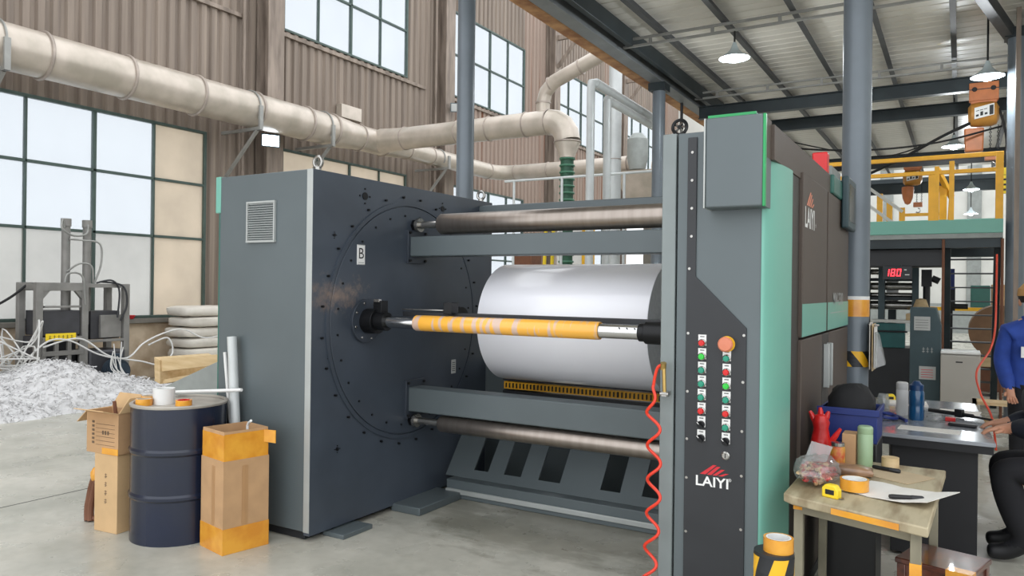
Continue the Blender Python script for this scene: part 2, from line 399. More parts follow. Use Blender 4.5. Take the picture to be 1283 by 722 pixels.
for i, y in enumerate(BAYS):
    c = thing('steel_column', ['brown-grey steel wall column beside the far end of the first tall window', 'brown-grey steel wall column crossed by the thick duct, with a lit floodlight beside it',
        'brown-grey steel wall column between the two large high windows', 'pale grey steel wall column behind the rising thin duct', 'steel wall column behind the white pipe frame'][i], 'column', (-11.8, y, 0), group='steel columns along the cladding wall')
    b = MB('steel_column'); b.box(-11.66, -11.63, y - .2, y + .2, 0, 11); b.box(-11.97, -11.94, y - .2, y + .2, 0, 11); b.build('flange', c)
    b = MB('steel_column'); b.box(-11.94, -11.66, y - .012, y + .012, 0, 11); b.build('web', c)
    if i in (3, 4):
        b = MB('steel_column'); b.bar((-11.63, y, 9.0), (-10.9, y, 9.9), .1, .1); b.box(-11.66, -10.8, y - .06, y + .06, 9.9, 10.05); b.build('bracket', c)
t = MB('steel_column').cyl((-11.86, 9.86, 0), (-11.86, 9.86, 10.5), .035, n=10).build('downpipe'); tag(t, 'thin brown downpipe running up the cladding beside the first column', 'pipe')
t = MB('steel_column').cyl((-11.86, 16.02, 0), (-11.86, 16.02, 10.5), .035, n=10).build('downpipe'); tag(t, 'thin brown downpipe running up the cladding before the second high window', 'pipe')

# far wall with pale panels
fwl = bpy.data.objects.new('wall_back', None); COL.objects.link(fwl); tag(fwl, kind='structure')
MB('far_wall').box(-12.2, 12, 36, 36.3, 0, 11).build('wall_sheet', fwl)
for x in (-9, -6, -3, .2, 3.4, 6.6): MB('far_grey').box(x, x + .5, 35.9, 36.02, 0, 11).build('wall_pier', fwl, bev=.02)
MB('far_grey').box(-12, 12, 35.85, 36, 0, 1.2).build('dado', fwl)

wr = MB('far_wall').box(7.0, 7.25, 2, 36, 0, 6).build('wall_right_light_block'); tag(wr, kind='structure')  # unseen wall, added to hold back sky light from the right

# low lean-to roof over the machine hall, on steel posts
EX = -4.17
roof = bpy.data.objects.new('ceiling', None); COL.objects.link(roof); tag(roof, kind='structure')
b = MB('roof_sheet'); pts = []; y = 3.0
while y < 25:
    pts += [(y, 5.24), (y + .19, 5.24), (y + .20, 5.25), (y + .215, 5.25)]; y += .225
vs = []
for y, z in pts: vs += [(EX - .1, y, z), (3.6, y, z)]
b.add(vs, [(2 * i, 2 * i + 2, 2 * i + 3, 2 * i + 1) for i in range(len(pts) - 1)]); 
b.add([(EX - .1, 3, 5.3), (3.6, 3, 5.3), (3.6, 25, 5.3), (EX - .1, 25, 5.3)], [(0, 1, 2, 3)]); b.build('roof_sheet', roof, smooth=0, fix=False)
for k in range(9):
    x = -3.53 + k * .853
    b = MB('purlin'); b.box(x - .035, x + .035, 3, 25, 5.1, 5.108); b.box(x - .035, x - .029, 3, 25, 5.1, 5.24); b.build('purlin', roof, smooth=0)
MB('insulation').box(EX - .34, EX - .14, 3, 25, 4.93, 4.985).build('eave_strip', roof, bev=.01)

def ibeam(p0, p1, w, h, mat, name='steel_beam', lower=None):
    """I-section along X or Y"""
    (x0, y0, z0), (x1, y1, _) = p0, p1; t = .014
    r = []
    b = MB(mat)
    if y0 == y1:
        b.box(x0, x1, y0 - w / 2, y0 + w / 2, z0 + h - t, z0 + h); b.box(x0, x1, y0 - t / 2, y0 + t / 2, z0 + t, z0 + h - t)
    else:
        b.box(x0 - w / 2, x0 + w / 2, y0, y1, z0 + h - t, z0 + h); b.box(x0 - t / 2, x0 + t / 2, y0, y1, z0 + t, z0 + h - t)
    b.use(lower or mat)
    if y0 == y1: b.box(x0, x1, y0 - w / 2, y0 + w / 2, z0, z0 + t)
    else: b.box(x0 - w / 2, x0 + w / 2, y0, y1, z0, z0 + t)
    return b.build(name, smooth=0)
tag(ibeam((EX, 3, 4.9), (EX, 25, 4.9), .2, .3, 'grey_beam'), 'long grey steel eave beam carrying the edge of the low roof', 'beam')
tag(MB('dark_beam').box(EX + .16, EX + .24, 3, 25, 4.98, 5.2).build('steel_beam', bev=.006), 'dark steel channel running along the inside of the eave beam', 'beam')
tag(ibeam((EX + .1, 13.4, 4.68), (1.4, 13.4, 4.68), .14, .22, 'dark_beam'), 'dark green steel cross beam that the upper orange hoist hangs from', 'beam')
tag(ibeam((-3.3, 15.0, 4.66), (3.4, 15.0, 4.66), .14, .22, 'dark_beam'), 'dark steel cross beam just behind the hoist beam', 'beam')
tag(ibeam((EX + .1, 19.8, 4.62), (3.5, 19.8, 4.62), .16, .22, 'dark_beam'), 'dark steel cross beam that the smaller far hoist hangs from', 'beam')
tag(ibeam((EX + .1, 24.8, 4.5), (3.6, 24.8, 4.5), .16, .32, 'dark_beam'), 'dark steel end beam at the far edge of the low roof', 'beam')
tag(MB('purlin').bar((-.05, 9.0, 5.02), (.74, 12.9, 5.02), .12, .16).build('roof_brace', bev=.004), 'dark diagonal roof brace running to the head of the far round post', 'brace')
for k, (y, zb) in enumerate(((9.85, 4.98), (13.15, 4.99))):
    t = thing('lattice_conduit', ['pale lattice rail under the roof that the first bell lamp hangs from', 'pale lattice rail under the roof crossing above the dark hoist beam'][k], 'rail', (-1, y, zb), group='lattice rails under the low roof')
    for dz in (0, .1): MB('conduit').bar((EX + .1, y, zb + dz), (3.4, y, zb + dz), .035, .03).build('rail', t)
    for q in range(9): MB('conduit').box(-3.7 + q * .85, -3.66 + q * .85, y - .012, y + .012, zb, zb + .1).build('strut', t)

def post(x, y, r, z1, mat, label, z0=0):
    t = thing('round_post', label, 'post', (x, y, 0), group='round steel posts of the low roof')
    MB(mat).cyl((x, y, z0), (x, y, z1), r, n=32).build('pole', t)
    b = MB(mat); b.box(x - r * 1.5, x + r * 1.5, y - r * 1.5, y + r * 1.5, 0, .025); b.build('base_plate', t, bev=.003)
    b = MB('dark_beam'); b.box(x - r * 1.35, x + r * 1.35, y - r * 1.35, y + r * 1.35, z1 - .12, z1); b.build('head_plate', t, bev=.003)
    return t
post(EX, 6.12, .085, 4.9, 'post_grey', 'pale blue-grey round post rising behind the machine with its yellow core')
np_ = post(-.68, 6.18, .1, 5.1, 'post_grey', 'thick grey round post with an orange tape band and black-yellow stripes')
post(EX, 11.58, .1, 4.9, 'post_grey', 'blue-grey round post under the eave beam beside the white pipe frame')
post(.6, 11.75, .105, 5.05, 'post_grey', 'dark grey round post at the end of the yellow railing')
# tape on the near post
nx, ny = -.68, 6.18
MB('tape_yellow').cyl((nx, ny, 1.44), (nx, ny, 1.565), .1025, n=32).build('tape_band', np_)
MB('white').cyl((nx, ny, 1.56), (nx, ny, 1.59), .1022, n=32).build('tape_band', np_)
def hazard_wrap(c, r, z0, z1, slant, n, name, parent):
    """alternating yellow / black slanted stripes wrapped around a cylinder"""
    b = MB('caution_yellow'); st = 8
    for i in range(n):
        b.use('caution_yellow' if i % 2 else 'cab_black')
        for k in range(st):
            a0 = 2 * PI * (i + k / st) / n; a1 = 2 * PI * (i + (k + 1) / st) / n
            P = lambda a, z, s_: (c[0] + r * math.cos(a + s_), c[1] + r * math.sin(a + s_), z)
            for q in range(4):
                za, zb = z0 + (z1 - z0) * q / 4, z0 + (z1 - z0) * (q + 1) / 4; sa, sb = slant * q / 4, slant * (q + 1) / 4
                b.add([P(a0, za, sa), P(a1, za, sa), P(a1, zb, sb), P(a0, zb, sb)], [(0, 1, 2, 3)])
    return b.build(name, parent, fix=False)
hazard_wrap((nx, ny), .1025, 1.07, 1.185, -.9, 8, 'hazard_tape', np_)

# ================================================================== WINDING MACHINE
MX, MY = -2.4, 4.4
mach = thing('winding_machine', 'large grey and mint film winding machine with two cabinets joined by cross beams and rollers', 'machine', (MX, MY, 0))
XP, YF, YB, ZT = -3.507, 3.46, 5.576, 2.356
# ---- left cabinet
b = MB('cab_grey'); b.box(-4.385, XP - .05, YF, YB, .06, ZT); b.use('cab_black'); b.box(-4.36, XP - .07, YF + .03, YB - .03, 0, .06)
cabL = b.build('left_cabinet', mach, bev=.006)
b = MB('cab_edge'); b.box(XP - .05, XP - .001, YF - .004, YF + .004, .06, ZT); b.build('plate_edge', cabL, bev=.002)
b = MB('mint'); b.box(-4.425, -4.375, YF - .005, YF + .06, 2.11, ZT + .003); b.build('corner_trim', cabL, bev=.004)
b = MB('mint_dark'); b.box(-4.40, -4.37, YF + .003, YF + .05, .06, 2.108); b.build('corner_trim', cabL, bev=.003)
# vent with its own slats
b = MB('cab_edge'); x0, x1, z0, z1 = -4.103, -3.833, 1.90, 2.172
b.box(x0, x1, YF - .018, YF, z0, z0 + .014); b.box(x0, x1, YF - .018, YF, z1 - .014, z1); b.box(x0, x0 + .014, YF - .018, YF, z0, z1); b.box(x1 - .014, x1, YF - .018, YF, z0, z1)
b.use('cab_grey'); b.box(x0 + .01, x1 - .01, YF - .004, YF - .001, z0 + .01, z1 - .01); b.use('cab_edge')
for k in range(16):
    z = z0 + .022 + k * .0152; b.hexa([(x0 + .012, YF - .003, z + .008), (x1 - .012, YF - .003, z + .008), (x1 - .012, YF - .016, z), (x0 + .012, YF - .016, z)], [(x0 + .012, YF - .003, z + .0105), (x1 - .012, YF - .003, z + .0105), (x1 - .012, YF - .016, z + .0025), (x0 + .012, YF - .016, z + .0025)])
b.build('vent_louver', cabL, smooth=0)
def eye(x, y, z, parent, ax='x'):
    b = MB('steel'); b.ring((x, y, z + .052), .034, .012, ax, 22, 8); b.cyl((x, y, z - .005), (x, y, z + .022), .022, n=14); b.build('lifting_eye', parent)
eye(XP - .03, 3.53, ZT, cabL, 'y'); eye(XP - .03, 5.44, ZT, cabL, 'y')
# side plate carrying the turret
plate = MB('plate_dark').box(XP - .05, XP, YF, YB, .04, ZT).build('side_plate', mach, bev=.002)
plate['label'] = 'dark navy side plate with rubbed bare patch'
CY, CZ, CR = 4.44, 1.375, .865
disc = MB('disc_plate').cyl((XP - .01, CY, CZ), (XP + .012, CY, CZ), CR - .035, n=72).build('turret_disc', mach, bev=.003)
MB('disc_plate').lathe([(CR - .027, XP - .005), (CR - .027, XP + .012), (CR, XP + .012), (CR, XP - .005)], (0, CY, CZ), 'x', 72).build('bearing_ring', mach)
b = MB('bolt_dark')
for k in range(28):
    a = 2 * PI * k / 28 + .1
    for rr in (CR + .035, CR - .10): b.cyl((XP, CY + rr * math.cos(a), CZ + rr * math.sin(a)), (XP + .018, CY + rr * math.cos(a), CZ + rr * math.sin(a)), .008, n=8)
for (y, z, r) in ((3.94, 2.235, .026), (4.84, 2.235, .022), (3.62, 1.15, .01), (3.65, 1.95, .01), (5.3, .6, .02), (3.7, .55, .012)):
    b.cyl((XP - .005, y, z), (XP + .006, y, z), r, n=16)
    for q in range(4): b.cyl((XP, y + 1.9 * r * math.cos(q * PI / 2), z + 1.9 * r * math.sin(q * PI / 2)), (XP + .006, y + 1.9 * r * math.cos(q * PI / 2), z + 1.9 * r * math.sin(q * PI / 2)), r * .25, n=8)
tag(b.build('bolt_circle', mach), kind='stuff')
b = MB('white'); b.box(XP + .011, XP + .016, 3.855, 3.93, 1.765, 1.90); b.use('ink')
b.text('B', .105, lambda x, y, z: (XP + .0165, 3.8925 + x, 1.838 + y)); b.box(XP + .0158, XP + .0166, 3.865, 3.92, 1.778, 1.781)
b.box(XP + .0158, XP + .0166, 3.857, 3.928, 1.7665, 1.7685); b.box(XP + .0158, XP + .0166, 3.857, 3.928, 1.8965, 1.8985); lab = b.build('letter_plate', mach, smooth=0); lab['label'] = 'small white plate reading B'
b = MB('label_grey'); b.box(XP + .011, XP + .014, 4.97, 5.03, .93, 1.04); b.use('ink')
for k in range(5): b.box(XP + .0138, XP + .0148, 4.98, 5.02, .95 + k * .016, .955 + k * .016)
b.build('maker_plate', mach, smooth=0)
# feet and floor plates
b = MB('cab_grey'); b.box(XP - .04, XP + .14, 3.62, 3.9, 0, .03); b.build('foot_plate', mach, bev=.004)
b = MB('cab_grey'); b.box(XP - .02, XP + .24, 4.28, 4.82, 0, .055); b.build('foot_plate', mach, bev=.006)
# ---- cross members between the cabinets
XR = -1.223
def flange(y0, y1, z0, z1, name='beam_flange', par=None):
    b = MB('disc_dark'); b.box(XP, XP + .03, y0 - .03, y1 + .03, z0 - .05, z1 + .05); b.use('bolt_dark')
    for yy in (y0 - .012, y1 + .012):
        for zz in (z0 - .03, z1 + .03): b.cyl((XP + .03, yy, zz), (XP + .045, yy, zz), .011, n=6)
    b.build(name, par, bev=.002)
cb = MB('cab_grey').box(XP, XR, 4.41, 4.57, 1.842, 1.988).build('cross_beam', mach, bev=.008); flange(4.41, 4.57, 1.842, 1.988, par=cb)
cb = MB('cab_grey').box(XP, XR, 4.41, 4.57, .705, .882).build('cross_beam', mach, bev=.008); flange(4.41, 4.57, .705, .882, par=cb)
MB('cab_grey').box(XP, XR, 5.36, 5.5, 2.13, 2.31).build('rear_cross_beam', mach, bev=.008)
def roller(y, z, r, x0, x1, rs):
    ro = MB('roller_steel').lathe([(0, x0), (r * .9, x0), (r, x0 + .012), (r, x1 - .012), (r * .9, x1), (0, x1)], (0, y, z), 'x', 40).build('guide_roller', mach)
    b = MB('steel'); b.cyl((XP, y, z), (x0 + .01, y, z), rs, n=18); b.use('bolt_dark'); b.cyl((XP + .012, y, z), (XP + .05, y, z), rs * 1.6, n=6); b.use('steel'); b.cyl((XP + .05, y, z), (XP + .075, y, z), rs * 1.9, n=20)
    b.build('roller_shaft', ro)
roller(4.47, 2.076, .075, -3.25, XR + .002, .027)
roller(4.46, .635, .06, -3.22, XR + .002, .026)
# rail with orange teeth under the big roll
b = MB('rail_yellow'); b.box(-3.2, XR, 5.3, 5.36, .80, .86); b.use('cab_black'); b.box(-3.2, XR, 5.28, 5.38, .87, .93); b.box(-3.2, XR, 5.28, 5.38, .76, .79)
for k in range(60): b.box(-3.18 + k * .0325, -3.17 + k * .0325, 5.285, 5.30, .81, .85)
b.build('toothed_rail', mach, smooth=0)
# base beam and slotted guard behind it
b = MB('cab_grey'); b.box(XP + .1, XR, 4.80, 4.98, .05, .14); b.use('cab_edge'); b.box(XP + .1, XR, 4.785, 4.80, .035, .075); b.use('cab_grey'); b.box(XP + .1, XR, 4.80, 4.98, 0, .05)
b.build('base_beam', mach, bev=.005)
y0, z0_, y1, z1_ = 4.90, .14, 5.22, .56     # slanting plane of the guard
def onp(x, t, off=0): return (x, y0 + (y1 - y0) * t + off * .6, z0_ + (z1_ - z0_) * t - off * .5)
slots = [(-3.25, -3.12), (-2.98, -2.83), (-2.68, -2.50), (-2.18, -2.03), (-1.87, -1.66), (-1.5, -1.35)]
def slab(xa, xb, ta, tb, nm):
    return MB('cab_grey').hexa([onp(xa, ta), onp(xb, ta), onp(xb, tb), onp(xa, tb)], [onp(xa, ta, .02), onp(xb, ta, .02), onp(xb, tb, .02), onp(xa, tb, .02)]).build(nm, guard, smooth=0)
guard = MB('cab_grey').hexa([onp(XP + .02, 0), onp(XR, 0), onp(XR, .14), onp(XP + .02, .14)], [onp(XP + .02, 0, .02), onp(XR, 0, .02), onp(XR, .14, .02), onp(XP + .02, .14, .02)]).build('slotted_guard', mach, smooth=0)
slab(XP + .02, XR, .9, 1.0, 'guard_bar')
xs = [XP + .02] + [q for s in slots for q in s] + [XR]
for k in range(0, len(xs), 2): slab(xs[k], xs[k + 1], .14, .9, 'guard_bar')
for xa, xb, zt in ((XP, -2.93, 1.0), (-2.93, -2.62, .37), (-2.62, XR, .6)): MB('cab_grey').box(xa, xb, 5.50, 5.53, .03, zt).build('rear_skirt', mach)
# winding shaft, chuck and the arm behind it
SY, SZ = 3.945, 1.384
b = MB('disc_dark'); b.cyl((XP, SY, SZ), (XP + .035, SY, SZ), .15, n=36); b.use('bolt_dark'); b.cyl((XP + .03, SY, SZ), (XP + .13, SY, SZ), .085, n=28); b.cyl((XP + .1, SY, SZ), (XP + .21, SY, SZ), .062, n=24)
b.box(XP + .1, XP + .17, SY - .02, SY + .05, SZ + .04, SZ + .14); b.use('steel'); b.box(XP + .11, XP + .16, SY - .03, SY - .005, SZ + .13, SZ + .15)
for k in range(8): b.cyl((XP + .035, SY + .125 * math.cos(k * PI / 4 + .3), SZ + .125 * math.sin(k * PI / 4 + .3)), (XP + .042, SY + .125 * math.cos(k * PI / 4 + .3), SZ + .125 * math.sin(k * PI / 4 + .3)), .009, n=8)
b.build('shaft_chuck', mach, bev=.002)
b = MB('chrome'); b.cyl((XP + .16, SY, SZ), (-1.30, SY, SZ), .041, n=28); sh = b.build('winding_shaft', mach)
b = MB('groove')
for k in range(6): b.cyl((-1.62 + k * .045, SY - .036, SZ + .02), (-1.62 + k * .045, SY - .042, SZ + .023), .004, n=6)
tag(b.build('pin_holes', sh), kind='stuff')
b = MB('bolt_dark'); b.cyl((-1.478, SY, SZ), (-1.26, SY, SZ), .062, n=28); b.cyl((-1.515, SY, SZ), (-1.478, SY, SZ), .05, n=24); b.cyl((-1.255, SY, SZ), (XR, SY, SZ), .15, n=30); b.build('shaft_chuck', mach, bev=.003)
b = MB('cab_black'); b.box(-3.3, XR, SY + .16, SY + .21, 1.405, 1.45); b.use('steel'); b.box(-3.30, -2.95, SY + .15, SY + .165, 1.46, 1.47); b.use('bolt_dark'); b.box(-2.93, -2.86, SY + .12, SY + .2, 1.44, 1.52); b.build('cutter_bar', mach, bev=.003)
AY, AZ = 4.955, 1.365
b = MB('bolt_dark'); b.cyl((XP, AY, AZ), (XP + .12, AY, AZ), .1, n=28); b.cyl((XP + .1, AY, AZ), (XR, AY, AZ), .041, n=24); b.cyl((-1.4, AY, AZ), (XR, AY, AZ), .08, n=24); b.build('winding_shaft', mach)
# ---- right cabinet
XA, XB, YB2 = -1.156, -.712, 5.97
M('cab_light', (124, 132, 132), .42, .1, var=.04)
inner = MB('cab_light').box(XR, XA, YF - .004, YB2, .04, ZT).build('inner_plate', mach, bev=.004)
b = MB('cab_grey'); b.box(XA + .008, -.762, YF, YB2 - .01, .06, ZT - .002); b.use('cab_black'); b.box(XA, -.70, YF + .03, YB2 - .05, 0, .06); cabR = b.build('right_cabinet', mach, bev=.003)
# control panel: black sheet, its stem runs up the cabinet
poly = [(-1.099, 2.33), (-1.056, 2.33), (-1.056, 1.684), (-.822, 1.452), (-.822, .16), (-1.099, .16)]
cp = MB('cab_black').prism([(x, z) for x, z in poly], 'y', YF - .008, YF).build('control_panel', mach, bev=.002)
b = MB('steel')
for x, z in [(-1.077, 2.26), (-1.077, 2.13), (-1.077, 2.0), (-1.077, 1.87), (-1.085, 1.72), (-1.087, 1.42), (-1.087, 1.15), (-1.087, .93), (-1.087, .75), (-.832, 1.42), (-.834, 1.21), (-.836, .99), (-.836, .79), (-.836, .55), (-1.087, .5)]:
    b.cyl((x, YF - .008, z), (x, YF - .0115, z), .0065, n=10)
tag(b.build('panel_screws', cp), kind='stuff')
YP = YF - .008
def button(x, z, kind):
    b = MB('white'); b.box(x - .0185, x + .0185, YP - .003, YP, z - .012, z + .038); b.use('ink'); b.box(x - .010, x + .010, YP - .0035, YP - .003, z + .027, z + .031)
    if kind == 'sel':
        b.use('bolt_dark'); b.cyl((x, YP, z), (x, YP - .016, z), .0175, n=20); b.hexa([(x - .016, YP - .014, z + .010), (x - .010, YP - .014, z + .017), (x + .016, YP - .014, z - .010), (x + .010, YP - .014, z - .017)], [(x - .015, YP - .030, z + .009), (x - .009, YP - .030, z + .016), (x + .015, YP - .030, z - .009), (x + .009, YP - .030, z - .016)])
        b.use('white'); b.hexa([(x - .014, YP - .0302, z + .012), (x - .012, YP - .0302, z + .014), (x - .003, YP - .0302, z + .005), (x - .005, YP - .0302, z + .003)], [(x - .014, YP - .031, z + .012), (x - .012, YP - .031, z + .014), (x - .003, YP - .031, z + .005), (x - .005, YP - .031, z + .003)])
    else:
        b.use('steel'); b.lathe([(0, 0), (.0185, 0), (.0185, -.010), (.0145, -.014), (.0145, 0)], (x, YP, z), 'y', 22)
        b.use(kind); b.lathe([(.0142, 0), (.0142, -.020), (.012, -.024), (0, -.0245)], (x, YP, z), 'y', 22)
    o = b.build('push_button' if kind != 'sel' else 'selector_switch', cp, smooth=30)
    o['label'] = {'btn_red': 'red push button', 'btn_green': 'bright green push button', 'btn_teal': 'teal green push button', 'sel': 'black selector switch'}[kind]
for k, kd in enumerate(['btn_red', 'btn_green', 'btn_teal', 'btn_teal', 'btn_teal', 'btn_red', 'sel', 'sel']): button(-1.02, 1.378 - k * .0625, kd)
for k, kd in enumerate(['btn_teal', 'btn_red', 'btn_green', 'btn_teal', 'btn_red', 'btn_teal', 'sel']): button(-.907, 1.313 - k * .0625, kd)
b = MB('caution_yellow'); b.cyl((-.907, YP, 1.378), (-.907, YP - .004, 1.378), .036, n=28); b.use('estop'); b.lathe([(0, 0), (.016, 0), (.016, -.02), (.032, -.022), (.034, -.034), (.028, -.042), (0, -.044)], (-.907, YP, 1.378), 'y', 28)
b.build('emergency_stop', cp)['label'] = 'large faded red mushroom stop button'
b = MB('steel'); b.lathe([(0, 0), (.019, 0), (.019, -.006), (.014, -.010), (0, -.010)], (-.907, YP, .873), 'y', 22); b.use('ink'); b.box(-.909, -.905, YP - .0115, YP - .0095, .863, .883); b.build('key_lock', cp)
# logo on the black panel: four red rays over white capitals
def rays(fn):
    out = []
    for k, (xb, xt, zt, wd) in enumerate([(-.052, .008, .052, .026), (-.02, .026, .046, .02), (.006, .046, .034, .018), (.03, .064, .016, .02)]):
        out.append([fn(xb, .0), fn(xb + wd, .0), fn(xt + .016, zt), fn(xt, zt)])
    return out
b = MB('white'); lg = lambda x, y, z: (-.968 + x, YP - .0015 - z, .742 + y * .94)
b.text('LAIYI', .068, lg, bold=.0012, sx=1.02); b.text('®', .02, lambda x, y, z: (-.888 + x, YP - .0015, .762 + y))
b.use('logo_red')
for q in rays(lambda x, z: (-.972 + x, YP - .0015, .776 + z * .9)): b.add(q, [(0, 1, 2, 3)])
b.build('maker_logo', cp, smooth=0, fix=False)['label'] = 'white LAIYI lettering under red rays'
# projecting box at the top of the front
bx = MB('cab_grey').box(-.985, -.735, 3.34, 3.462, 1.985, 2.385).build('top_box', mach, bev=.008)
MB('bright_green').box(-.736, -.724, 3.342, 3.365, 1.985, 2.384).build('box_edge', bx, bev=.002)
MB('cab_edge').box(-.992, -.9845, 3.338, 3.462, 1.985, 2.385).build('box_edge', bx, bev=.002)
MB('side_brown').box(-.736, -.726, 3.365, 3.464, 2.2, 2.37).build('box_side', bx); MB('cab_grey').box(-.736, -.727, 3.365, 3.464, 1.985, 2.2).build('box_side', bx)
rc = MB('mint_light').box(-1.02, -.80, 3.50, 3.95, ZT - .01, 2.43).build('roof_cover', mach, bev=.006); MB('bright_green').box(-1.02, -.80, 3.497, 3.503, 2.42, 2.432).build('cover_edge', rc)
# mint rounded corner fairing
pts = [(-.762, YF - .004)] + [(-.762 + .062 * math.sin(t), YF + .366 - .370 * math.cos(t)) for t in [PI / 2 * k / 14 for k in range(15)]] + [(-.762, YF + .366)]
MB('mint').prism(pts, 'z', .05, 2.2).build('corner_fairing', mach, smooth=50)
# side: dark recess, doors, mint stripe
b = MB('side_brown'); b.box(-.762, XB, YF + .002, YB2, 2.20, ZT); sideU = b.build('side_header', mach, bev=.002)
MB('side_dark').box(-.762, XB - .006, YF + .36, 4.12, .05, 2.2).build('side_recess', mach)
MB('side_brown').box(-.762, XB - .025, 4.1, YB2 - .01, .05, 2.2).build('side_back', mach)
def door(ya, yb, za, zb, mat, nm='side_door'):
    return MB(mat).box(XB - .022, XB + .012, ya, yb, za, zb).build(nm, mach, bev=.004)
d1 = door(4.112, 4.925, 1.383, 2.235, 'side_brown'); d2 = door(4.98, 5.95, 1.383, 2.235, 'side_brown')
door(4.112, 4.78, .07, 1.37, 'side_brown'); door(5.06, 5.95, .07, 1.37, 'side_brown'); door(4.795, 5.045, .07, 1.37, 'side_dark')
for dd, ya, yb in ((d1, 4.114, 4.923), (d2, 4.982, 5.948)): MB('mint').box(XB + .0125, XB + .0145, ya, yb, 1.385, 1.555).build('mint_stripe', dd, smooth=0)
b = MB('white'); sx_ = XB + .0135
b.text('LAIYI', .15, lambda x, y, z: (sx_, 4.31 + x, 2.005 + y), bold=.003, sx=.9); b.text('®', .03, lambda x, y, z: (sx_, 4.50 + x, 1.985 + y))
b.build('maker_logo', d1, smooth=0, fix=False)['label'] = 'white LAIYI lettering'
b = MB('estop')
for q in rays(lambda x, z: (sx_, 4.30 + x * 1.8, 2.075 + z * 1.5)): b.add(q, [(0, 1, 2, 3)])
tag(b.build('logo_rays', d1, smooth=0, fix=False), kind='stuff')
b = MB('label_grey'); tm = XB + .0155
b.text('MW-2300', .115, lambda x, y, z: (tm, 5.42 + x, 1.57 + y), bold=.001); b.box(tm - .0005, tm, 5.08, 5.85, 1.485, 1.49); b.build('model_plate', d2, smooth=0, fix=False)
for y in (4.84, 4.97):
    MB('cab_edge').bar((XB + .03, y, 1.05), (XB + .03, y, 1.31), .02, .035, (1, 0, 0)).build('door_handle', mach, bev=.004)
# beacon, control boxes and swung screen on the roof and rear
b = MB('beacon'); b.box(-.80, -.712, 4.98, 5.07, ZT - .004, ZT + .125); b.build('beacon', mach, bev=.008)['label'] = 'red beacon lamp'
MB('far_grey').box(-.83, -.72, 5.25, 5.65, ZT - .004, ZT + .08).build('junction_box', mach, bev=.006)
MB('mint_dark').box(-.76, -.69, 5.12, 5.94, 2.24, ZT + .004).build('screen_bracket', mach, bev=.01)
sb = MB('console_green').box(-.695, -.65, 5.5, 5.92, 2.05, 2.40).build('operator_screen', mach, bev=.012); MB('screen').box(-.652, -.648, 5.55, 5.87, 2.10, 2.35).build('screen_glass', sb, smooth=0)

# ---- film roll, loose core
t = thing('film_roll', 'large white plastic film roll mounted in the winding machine', 'film roll', (-2.32, AY, AZ))
b = MB('film'); RX0, RX1, RR = -2.965, -1.69, .432
b.lathe([(RR - .004, RX0), (RR, RX0 + .006), (RR, RX1 - .006), (RR - .004, RX1)], (0, AY, AZ), 'x', 96); b.build('film_body', t, fix=True)
for x in (RX0, RX1): MB('film_end').lathe([(.055, x), (RR - .004, x)], (0, AY, AZ), 'x', 96).build('film_edge', t)
b = MB('core_yellow'); b.lathe([(.042, RX0 - .01), (.056, RX0 - .01), (.056, RX1 + .01), (.042, RX1 + .01), (.042, RX0 - .01)], (0, AY, AZ), 'x', 40); b.build('core', t)
b = MB('core_yellow'); b.lathe([(.0415, -3.055), (.049, -3.055), (.0515, -3.05), (.0515, -1.755), (.049, -1.75), (.0415, -1.75), (.0415, -3.055)], (0, SY, SZ), 'x', 44)
tag(b.build('paper_core'), 'long tube wrapped in yellow tape on the front winding shaft', 'core tube')
# ---- air gun on a red coil hose
t = thing('air_gun', 'brass air gun on a red coiled hose hanging at the grey cabinet edge', 'air gun', (-1.19, 3.40, 1.25))
b = MB('brass'); b.cyl((-1.185, 3.40, 1.265), (-1.18, 3.40, 1.14), .009, n=12); b.cyl((-1.19, 3.405, 1.25), (-1.185, 3.395, 1.28), .014, n=12); b.build('nozzle', t)
b = MB('steel'); b.cyl((-1.20, 3.40, 1.135), (-1.16, 3.40, 1.135), .011, n=10); b.box(-1.192, -1.168, 3.39, 3.46, 1.125, 1.145); b.build('coupling', t)
pts = [(-1.195, 3.40, 1.27), (-1.215, 3.40, 1.255), (-1.228, 3.40, 1.21), (-1.235, 3.40, 1.165)]
pts = bez(pts, 6)[:-1]; n = 150
for k in range(n + 1):
    q = k / n; a = q * 2 * PI * 6.2; amp = .032 * min(1, q * 8)
    pts.append((-1.235 + .02 * math.sin(q * PI) * 1.0 - .012 * q + amp * math.sin(a), 3.395 + amp * .7 * (1 - math.cos(a)) * -.5, 1.165 - q * .98))
b = MB('hose_red'); b.tube(pts, .0075, 8); b.build('coil_hose', t)

# ================================================================== DUCTS AND PIPES
DX, DZ, DR = -11.2, 4.82, .32
t = thing('ventilation_duct', 'thick beige ventilation duct running along the cladding wall', 'duct', (DX, 12.9, DZ))
b = MB('duct'); b.cyl((DX, 2, DZ), (DX, 11.7, DZ), DR, n=36); b.build('duct_pipe', t)
b = MB('duct'); b.lathe([(DR, 11.7), (.27, 12.3), (.27, 13.2), (.21, 13.9)], (DX, 0, DZ), 'y', 36); b.build('reducer', t)
b = MB('duct'); b.cyl((DX, 13.9, DZ), (DX, 17.55, DZ), .21, n=32); b.build('duct_pipe', t)
el = [(DX, 17.55, DZ)] + [(DX + .55 * (1 - math.cos(a)), 17.55 + .55 * math.sin(a), DZ) for a in [PI / 2 * k / 5 for k in range(1, 6)]]
b = MB('duct'); b.tube(el, .205, 32); b.build('elbow', t, smooth=25)
b = MB('duct'); b.cyl((DX + .55, 18.1, DZ), (-7.0, 18.1, DZ), .2, n=32); b.build('duct_pipe', t)
for y in (3.3, 4.55, 5.81, 7.05, 8.3, 9.55, 10.78, 11.5): MB('duct_ring').ring((DX, y, DZ), DR + .008, .026, 'y', 40, 8).build('joint_ring', t)
